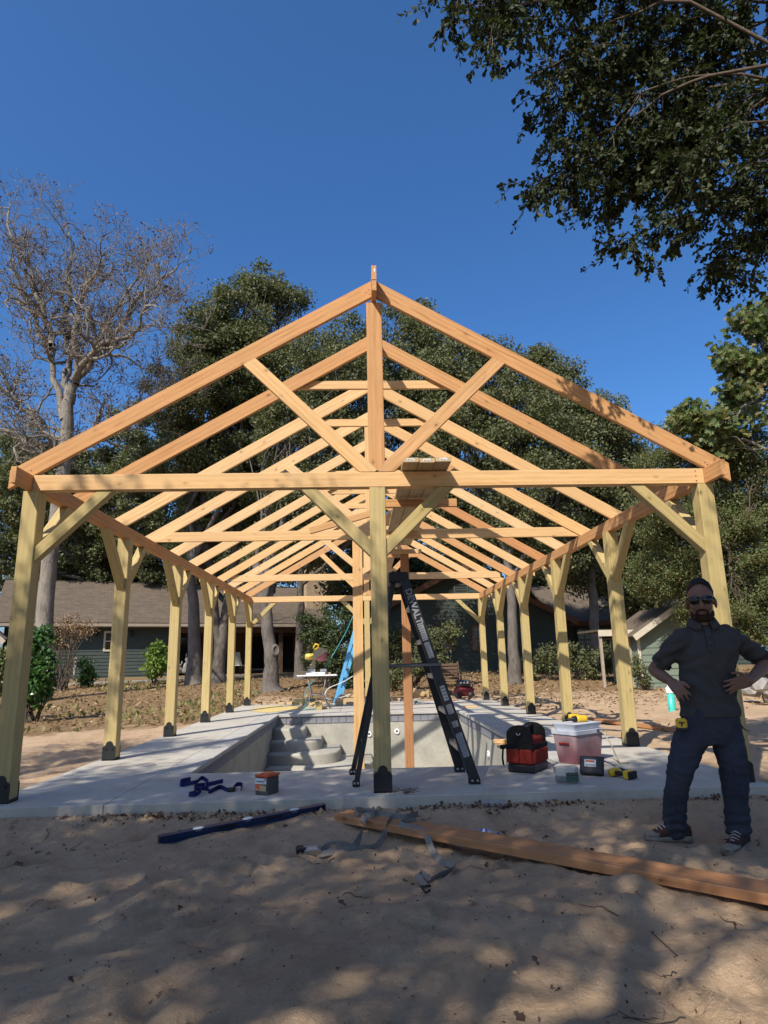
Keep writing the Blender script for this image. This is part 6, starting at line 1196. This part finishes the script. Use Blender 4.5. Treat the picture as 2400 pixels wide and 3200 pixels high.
def ball(m, c, r, M=None, n=14):
    r = V(r) if not isinstance(r, (int, float)) else V((r, r, r)); vs, fs = [], []
    for i in range(n+1):
        th = math.pi*i/n
        for k in range(n): p = V((r.x*math.sin(th)*math.cos(2*math.pi*k/n), r.y*math.sin(th)*math.sin(2*math.pi*k/n), r.z*math.cos(th))); p = (M.to_3x3() @ p) if M else p; vs.append(V(c)+p)
    for i in range(n):
        for k in range(n): fs.append((i*n+k, (i+1)*n+k, (i+1)*n+(k+1) % n, i*n+(k+1) % n))
    return m.add(vs, fs)
def limb(m, pts, rad, n=14, sub=4):
    P = curl(pts, sub); t_ = np.linspace(0, len(pts)-1, len(P)); r = list(np.interp(t_, np.arange(len(pts)), rad)); m.tube(P, r, n)
    ball(m, P[0], r[0]*0.98, None, 10); ball(m, P[-1], r[-1]*0.98, None, 10); return m
def fuse(m, name, mat, voxel, smooth, disp=None, parent=per):
    """one continuous skin over the lofted volumes"""
    me = pymesh(m.v, m.f); o = bpy.data.objects.new('tmp', me); COL.objects.link(o)
    r = o.modifiers.new('r', 'REMESH'); r.mode = 'VOXEL'; r.voxel_size = voxel; s = o.modifiers.new('s', 'SMOOTH'); s.factor = 0.5; s.iterations = smooth
    dg = bpy.context.evaluated_depsgraph_get(); me2 = bpy.data.meshes.new_from_object(o.evaluated_get(dg)); bpy.data.objects.remove(o, do_unlink=True)
    if disp:
        N = len(me2.vertices); co = np.zeros(N*3, np.float32); nr = np.zeros(N*3, np.float32); me2.vertices.foreach_get('co', co); me2.vertices.foreach_get('normal', nr); co = co.reshape(-1, 3); nr = nr.reshape(-1, 3)
        me2.vertices.foreach_set('co', (co+nr*np.array([disp(c) for c in co])[:, None]).astype(np.float32).ravel())
    Wi = WM[parent].inverted(); me2.transform(Wi); me2.polygons.foreach_set('use_smooth', [True]*len(me2.polygons)); me2.update(); me2.materials.clear()
    return link(name, me2, mat, parent, WM[parent])
# -- head frame: looks at the viewer
HC = V((2.165, -1.185, 1.375)); HM = T(*HC) @ RZ(R(-27)) @ RX(R(3)) @ Matrix.Scale(1.10, 4)
h = lambda x, y, z: HM @ V((x, y, z))
def hb(m, c, r): return ball(m, h(*c), r, HM)
m = MB()
hb(m, (0, 0.012, 0.030), (0.076, 0.094, 0.098)); hb(m, (0, -0.018, -0.035), (0.064, 0.074, 0.088)); hb(m, (0, -0.058, -0.098), (0.034, 0.026, 0.024)); hb(m, (0, -0.072, 0.012), (0.052, 0.018, 0.016))
for s in (-1, 1): hb(m, (s*0.040, -0.066, -0.030), (0.024, 0.020, 0.022)); hb(m, (s*0.082, 0.010, -0.014), (0.010, 0.020, 0.032)); hb(m, (s*0.052, -0.01, -0.075), (0.018, 0.035, 0.025))
m.tube([h(0, -0.086, 0.012), h(0, -0.099, -0.012), h(0, -0.112, -0.034)], [0.009, 0.012, 0.017], 10); hb(m, (0, -0.106, -0.038), (0.019, 0.012, 0.011)); hb(m, (0, -0.086, -0.062), (0.024, 0.010, 0.010))
limb(m, [h(0, 0.03, -0.05), V((2.17, -1.165, 1.26)), V((2.17, -1.155, 1.17))], [0.062, 0.062, 0.075])
# -- arms, one continuous body inside the clothes
ell_loft(m, [(2.17, -1.16, 1.20, 0.10, 0.06, -0.25), (2.175, -1.16, 1.13, 0.15, 0.075, -0.25), (2.16, -1.165, 0.95, 0.15, 0.095, -0.25), (2.14, -1.17, 0.70, 0.145, 0.095, -0.25)])
SL, EL, WL = V((1.985, -1.16, 1.12)), V((1.868, -1.01, 0.93)), V((1.905, -1.185, 0.850))
SR, ER, WR = V((2.38, -1.13, 1.13)), V((2.655, -1.07, 0.985)), V((2.345, -1.315, 0.852))
limb(m, [SL, (1.925, -1.08, 1.02), EL], [0.044, 0.046, 0.040]); limb(m, [EL, (1.880, -1.09, 0.895), WL], [0.040, 0.041, 0.027])
limb(m, [SR, (2.52, -1.08, 1.055), ER], [0.044, 0.047, 0.042]); limb(m, [ER, (2.54, -1.15, 0.925), WR], [0.042, 0.043, 0.028])
def hand(m, wrist, palm_dir, finger_dir, side_dir, ln=1.0, curl_=0.25, nrm=(0, -1, 0)):
    """palm, four unequal bent fingers fanned out, and a thumb leaving the side of the palm"""
    w = V(wrist); d = V(palm_dir).normalized(); sd_ = V(side_dir); sd_ = (sd_-d*sd_.dot(d)).normalized(); fd = V(finger_dir).normalized(); up = d.cross(sd_).normalized()
    if up.dot(V(nrm)) < 0: up = -up
    pc = w+d*0.05*ln
    for a, b in ((-0.026, -0.020), (-0.009, -0.007), (0.009, 0.007), (0.026, 0.020)): limb(m, [w+sd_*b, w+d*0.045*ln+sd_*a, w+d*0.088*ln+sd_*a*1.08], [0.017, 0.0165, 0.0125], 10, 3)
    for k, (off, L, fan) in enumerate(((0.030, 0.070, 0.16), (0.010, 0.082, 0.05), (-0.011, 0.076, -0.08), (-0.030, 0.060, -0.22))):
        L *= ln; b0 = w+d*0.086*ln+sd_*off; f1 = (fd+sd_*fan+up*0.10).normalized(); f2 = (fd+sd_*fan*1.1-up*curl_).normalized(); f3 = (fd+sd_*fan-up*curl_*2.2).normalized()
        p1 = b0+f1*L*0.45; p2 = p1+f2*L*0.32; p3 = p2+f3*L*0.26; limb(m, [b0, p1, p2, p3], [0.0105, 0.0095, 0.0088, 0.0072], 8, 3)
    t0 = w+d*0.022*ln+sd_*0.024; t1 = t0+(d*0.5+sd_*0.55+up*0.15).normalized()*0.042*ln; t2 = t1+(d*0.95+sd_*0.28).normalized()*0.034*ln; t3 = t2+(d*1.0+sd_*0.05-up*0.1).normalized()*0.026*ln
    limb(m, [t0, t1, t2, t3], [0.015, 0.0125, 0.0105, 0.0085], 8, 3)
hand(m, WR, (-1, -0.10, -0.12), (-0.93, 0.05, -0.40), (0.05, -0.10, 1), 1.05, 0.12)
hand(m, WL, (0.12, -0.55, -0.45), (0.42, -0.25, -0.80), (0.5, 0.45, 0.75), 0.88, 0.2, (-0.9, -0.4, 0))
body = fuse(m, 'body', MATS['skin'], 0.0058, 4)
# -- hair, beard, glasses, mouth
hm = MB()
def cap(m, pts_fn, r, zmin):
    pass
vs, fs = [], []; n1, n2 = 16, 28
for i in range(n1+1):
    th = (math.pi*0.56)*i/n1
    for k in range(n2):
        ph = 2*math.pi*k/n2; fr = max(0.0, -math.sin(ph)); lim = 1.0-0.56*fr**0.8; tt = th*lim
        x, y, z = math.sin(tt)*math.cos(ph), math.sin(tt)*math.sin(ph), math.cos(tt); g_ = 1.0+0.05*mnoise.noise(V((x, y, z))*9)+0.06*max(0, z)*(1 if y < 0.2 else 0.5)
        sd_ = 1-0.06*max(0, (i/n1-0.6)/0.4); vs.append(h(0.0800*x*g_*sd_, 0.014+0.098*y*g_*sd_, 0.030+0.112*z*g_))
for i in range(n1):
    for k in range(n2): fs.append((i*n2+k, (i+1)*n2+k, (i+1)*n2+(k+1) % n2, i*n2+(k+1) % n2))
MB().add(vs, fs, 0, True).build('hair', MATS['hair'], per)
b = MB(); hb(b, (0, -0.058, -0.100), (0.0355, 0.0275, 0.0245)); hb(b, (0, -0.038, -0.092), (0.056, 0.048, 0.034))
for s in (-1, 1): hb(b, (s*0.049, -0.016, -0.074), (0.0195, 0.038, 0.028)); b.tube([h(s*0.030, -0.087, -0.062), h(s*0.036, -0.082, -0.078), h(s*0.030, -0.080, -0.095)], [0.008, 0.010, 0.010], 8)
b.tube([h(-0.032, -0.086, -0.057), h(-0.012, -0.0975, -0.0515), h(0.012, -0.0975, -0.0515), h(0.032, -0.086, -0.057)], [0.006, 0.0075, 0.0075, 0.006], 8)
fuse(b, 'beard', MATS['beard'], 0.004, 3, lambda c: 0.0015*mnoise.noise(V((float(c[0]), float(c[1]), float(c[2])))*120))
l = MB(); l.tube([h(-0.020, -0.0945, -0.068), h(0, -0.0985, -0.066), h(0.020, -0.0945, -0.068)], [0.003, 0.0045, 0.003], 8).tube([h(-0.018, -0.0935, -0.074), h(0, -0.0975, -0.075), h(0.018, -0.0935, -0.074)], [0.003, 0.0055, 0.003], 8); l.build('lips', MATS['lips'], per)
gl = empty('x', (0, 0, 0)); bpy.data.objects.remove(gl, do_unlink=True)
g = MB()
for s in (-1, 1):
    ol = [(s*0.006, 0.024), (s*0.030, 0.029), (s*0.060, 0.026), (s*0.074, 0.014), (s*0.070, -0.008), (s*0.052, -0.019), (s*0.026, -0.018), (s*0.009, -0.004)]
    if s < 0: ol = ol[::-1]
    n = len(ol)
    def wrap(x, z, o): return h(x, -0.104-o+0.62*x*x/0.1, 0.004+z)
    vs = [wrap(x, z, 0.004) for x, z in ol]+[wrap(x, z, -0.001) for x, z in ol]+[wrap(s*0.038, 0.004, 0.0065)]
    g.add(vs, [(i, (i+1) % n, 2*n) for i in range(n)]+[((i+1) % n, i, n+i, n+(i+1) % n) for i in range(n)], 0, True)
g.tube([h(-0.012, -0.105, 0.018), h(0, -0.108, 0.020), h(0.012, -0.105, 0.018)], 0.0035, 6)
sg = g.build('sunglasses', MATS['lens'], per)
for s in (-1, 1): MB().box((-0.003, -0.0, -0.006), (0.003, 0.1, 0.006)).build('temple', MATS['black_plastic'], sg, HM @ T(s*0.075, -0.072, 0.016) @ RZ(s*-0.06), local=True)
# -- polo shirt
def nz(c, f, sx_=1, sy_=1, sz_=1): return mnoise.noise(V((float(c[0])*f*sx_, float(c[1])*f*sy_, float(c[2])*f*sz_)))
m = MB(); yw = -0.25
ell_loft(m, [(2.172, -1.152, 1.238, 0.072, 0.066, yw), (2.172, -1.155, 1.205, 0.115, 0.080, yw), (2.178, -1.160, 1.165, 0.185, 0.098, yw), (2.180, -1.163, 1.12, 0.212, 0.112, yw), (2.172, -1.168, 1.04, 0.200, 0.126, yw), (2.158, -1.170, 0.93, 0.180, 0.122, yw), (2.148, -1.172, 0.82, 0.174, 0.119, yw), (2.138, -1.176, 0.71, 0.183, 0.124, yw), (2.133, -1.180, 0.625, 0.191, 0.128, yw)], 30)
limb(m, [(2.02, -1.16, 1.13), (1.965, -1.12, 1.07), (1.912, -1.065, 0.985)], [0.080, 0.070, 0.066]); limb(m, [(2.33, -1.15, 1.14), (2.45, -1.10, 1.085), (2.585, -1.072, 1.005)], [0.084, 0.075, 0.072])
def sh_fold(c):
    z = float(c[2]); x = float(c[0]); a = 0.006*nz(c, 8, 0.7, 0.7, 1.6)+0.003*nz(c, 22, 1, 1, 1.4)-0.004; d = abs(x-2.16)
    return a+0.0075*math.sin((x*0.75+z*0.9)*62+4*nz(c, 6))*max(0.0, 1-abs(z-0.80)/0.18)+0.005*math.sin((x*1.0-z*0.7)*55+5*nz(c, 5))*max(0.0, 1-abs(z-1.0)/0.12)+0.005*math.sin((z*1.0-x*0.45)*80)*max(0, min(1, (d-0.12)/0.08))*(1 if z > 0.95 else 0)
sh_ = fuse(m, 'polo_shirt', MATS['shirt'], 0.009, 3, sh_fold)
# collar, placket, buttons
CM = T(2.172, -1.160, 1.228) @ RZ(R(-16)); vs, fs = [], []; n = 26
for k in range(n+1):
    a = -math.pi/2+0.30+(2*math.pi-0.60)*k/n; fr = max(0, -math.sin(a)); dz = -0.030*fr
    for rr, z in ((0.066, -0.012+dz*1.1), (0.070, 0.040+dz*0.9), (0.080, 0.044+dz*0.9), (0.104+0.018*fr, -0.004+dz*1.35), (0.098+0.018*fr, -0.010+dz*1.35)): vs.append(CM @ V((rr*math.cos(a), rr*0.94*math.sin(a), z)))
for k in range(n):
    for j in range(4): fs.append((k*5+j, (k+1)*5+j, (k+1)*5+j+1, k*5+j+1))
MB().add(vs, fs, 0, True).build('collar', MATS['shirt'], sh_)
fr = lambda x, z, o: V((2.172, -1.165, 0))+RZ(R(-16)).to_3x3() @ V((x, -o, z))
MB().ribbon([fr(0.0, 1.195, 0.090), fr(0.0, 1.15, 0.112), fr(0.002, 1.10, 0.124), fr(0.003, 1.045, 0.132)], tuple(RZ(R(-16)).to_3x3() @ V((1, 0, 0))), 0.030, 0.006).build('placket', MATS['shirt'], sh_)
for z, o in ((1.13, 0.122), (1.08, 0.131)): MB().lathe([(0, 0.003), (0.006, 0.003), (0.006, 0)], 10, 0, T(*fr(0.001, z, o)) @ RX(math.pi/2)).build('button', MATS['black_plastic'], sh_)
for c0, c1, r in (((1.912, -1.065, 0.985), (1.902, -1.053, 0.968), 0.068), ((2.585, -1.072, 1.005), (2.602, -1.069, 0.994), 0.074)):
    MB().tube([V(c0), V(c1)], r, 20, 0, False).build('cuff', MATS['shirt'], sh_)
# -- jeans
m = MB(); gzL, gzR = gz(1.82, -1.14), gz(2.16, -1.28)
ell_loft(m, [(2.133, -1.178, 0.70, 0.168, 0.112, yw), (2.130, -1.180, 0.62, 0.180, 0.120, yw), (2.125, -1.180, 0.54, 0.186, 0.126, yw), (2.120, -1.182, 0.46, 0.165, 0.115, yw)], 26)
limb(m, [(2.035, -1.170, 0.56), (1.955, -1.185, 0.44), (1.880, -1.205, 0.30), (1.845, -1.165, 0.13), (1.835, -1.145, gzL+0.085)], [0.106, 0.098, 0.080, 0.071, 0.074]); limb(m, [(2.215, -1.185, 0.56), (2.215, -1.220, 0.42), (2.195, -1.262, 0.27), (2.180, -1.270, 0.10), (2.172, -1.270, gzR+0.085)], [0.106, 0.098, 0.082, 0.073, 0.076])
def j_fold(c):
    z = float(c[2])-FZ0; a = 0.008*nz(c, 9, 1, 1, 1.2)+0.005*nz(c, 24, 1, 1, 2); low = max(0, 1-z/0.30); kn = max(0, 1-abs(z-0.42)/0.12)
    return a+0.008*low*math.sin(z*105+5*nz(c, 7))+0.004*kn*math.sin(z*90+6*nz(c, 8))
jn = fuse(m, 'jeans', MATS['denim'], 0.0095, 3, j_fold)
MB().ribbon(curl([V((2.245, -1.305, 0.605)), V((2.27, -1.312, 0.565)), V((2.31, -1.275, 0.545))], 4), (0, 0.2, 1), 0.008, 0.004).build('pocket_seam', MATS['denim'], jn)
# -- shoes
def shoe(ank, toe, gz0, nm):
    a = V((ank[0], ank[1], 0)); t_ = V((toe[0], toe[1], 0)); d = (t_-a).normalized(); an = math.atan2(d.y, d.x); W = T(ank[0], ank[1], gz0) @ RZ(an); L = (t_-a).length
    so_ = [(-0.085, 0.030, 0.034), (-0.06, 0.040, 0.034), (0.0, 0.040, 0.032), (L*0.45, 0.044, 0.030), (L*0.75, 0.050, 0.030), (L*0.93, 0.036, 0.032), (L, 0.012, 0.036)]
    up_ = [(-0.082, 0.028, 0.085), (-0.05, 0.037, 0.115), (0.03, 0.038, 0.110), (L*0.45, 0.040, 0.085), (L*0.72, 0.044, 0.062), (L*0.92, 0.032, 0.052), (L*0.99, 0.012, 0.044)]
    def lo(prof, zb, flat):
        m = MB(); vs, fs = [], []; n = 12
        for (x, w, zt) in prof:
            for k in range(n): q = 2*math.pi*k/n; vs.append((x, w*math.cos(q), zb+(zt-zb)*(0.5+0.5*(math.copysign(abs(math.sin(q))**flat, math.sin(q))))))
        for i in range(len(prof)-1):
            for k in range(n): fs.append((i*n+k, i*n+(k+1) % n, (i+1)*n+(k+1) % n, (i+1)*n+k))
        e = (len(prof)-1)*n; fs += [list(range(n))[::-1], [e+k for k in range(n)]]; return m.add([W @ V(v) for v in vs], fs, 0, True)
    s_ = lo(up_, 0.014, 0.8).build('shoe', MATS['shoe_red'], per); lo(so_, -0.006, 0.35).build('sole', MATS['shoe_sole'], s_)
    lo([(L*0.60, 0.0465, 0.062), (L*0.78, 0.046, 0.060), (L*0.93, 0.034, 0.053), (L*1.0, 0.013, 0.046)], 0.018, 0.8).build('toe_cap', MATS['shoe_sole'], s_)
    lm = MB()
    for k in range(4): x = L*(0.30+0.09*k); z = 0.104-0.012*k; lm.tube([W @ V((x, -0.028, z-0.010)), W @ V((x+0.012, 0, z+0.006)), W @ V((x, 0.028, z-0.010))], 0.0045, 6)
    lm.build('laces', MATS['lace'], s_)
shoe((1.845, -1.14), (1.645, -1.115), gzL+0.004, 'L'); shoe((2.18, -1.275), (2.00, -1.435), gz(2.08, -1.36)+0.004, 'R')
# -- tape measure clipped at the hip
WTm = T(1.895, -1.265, 0.595) @ RZ(R(-24)); tm = empty('tape_measure', (0, 0, 0), 'black and yellow tape measure clipped to the pocket of the jeans', 'tape measure'); place(tm, None, WTm)
MB().box((-0.034, -0.025, -0.036), (0.034, 0.025, 0.036), bev=0.012).build('case', MATS['yellow_plastic'], tm, WTm, local=True); MB().box((-0.036, -0.027, -0.040), (0.036, 0.027, -0.016), bev=0.006).box((-0.015, -0.0275, 0.006), (0.018, -0.0255, 0.016)).box((-0.003, -0.0275, -0.012), (0.006, -0.0255, 0.007)).build('grip', MATS['black_plastic'], tm, WTm, local=True)
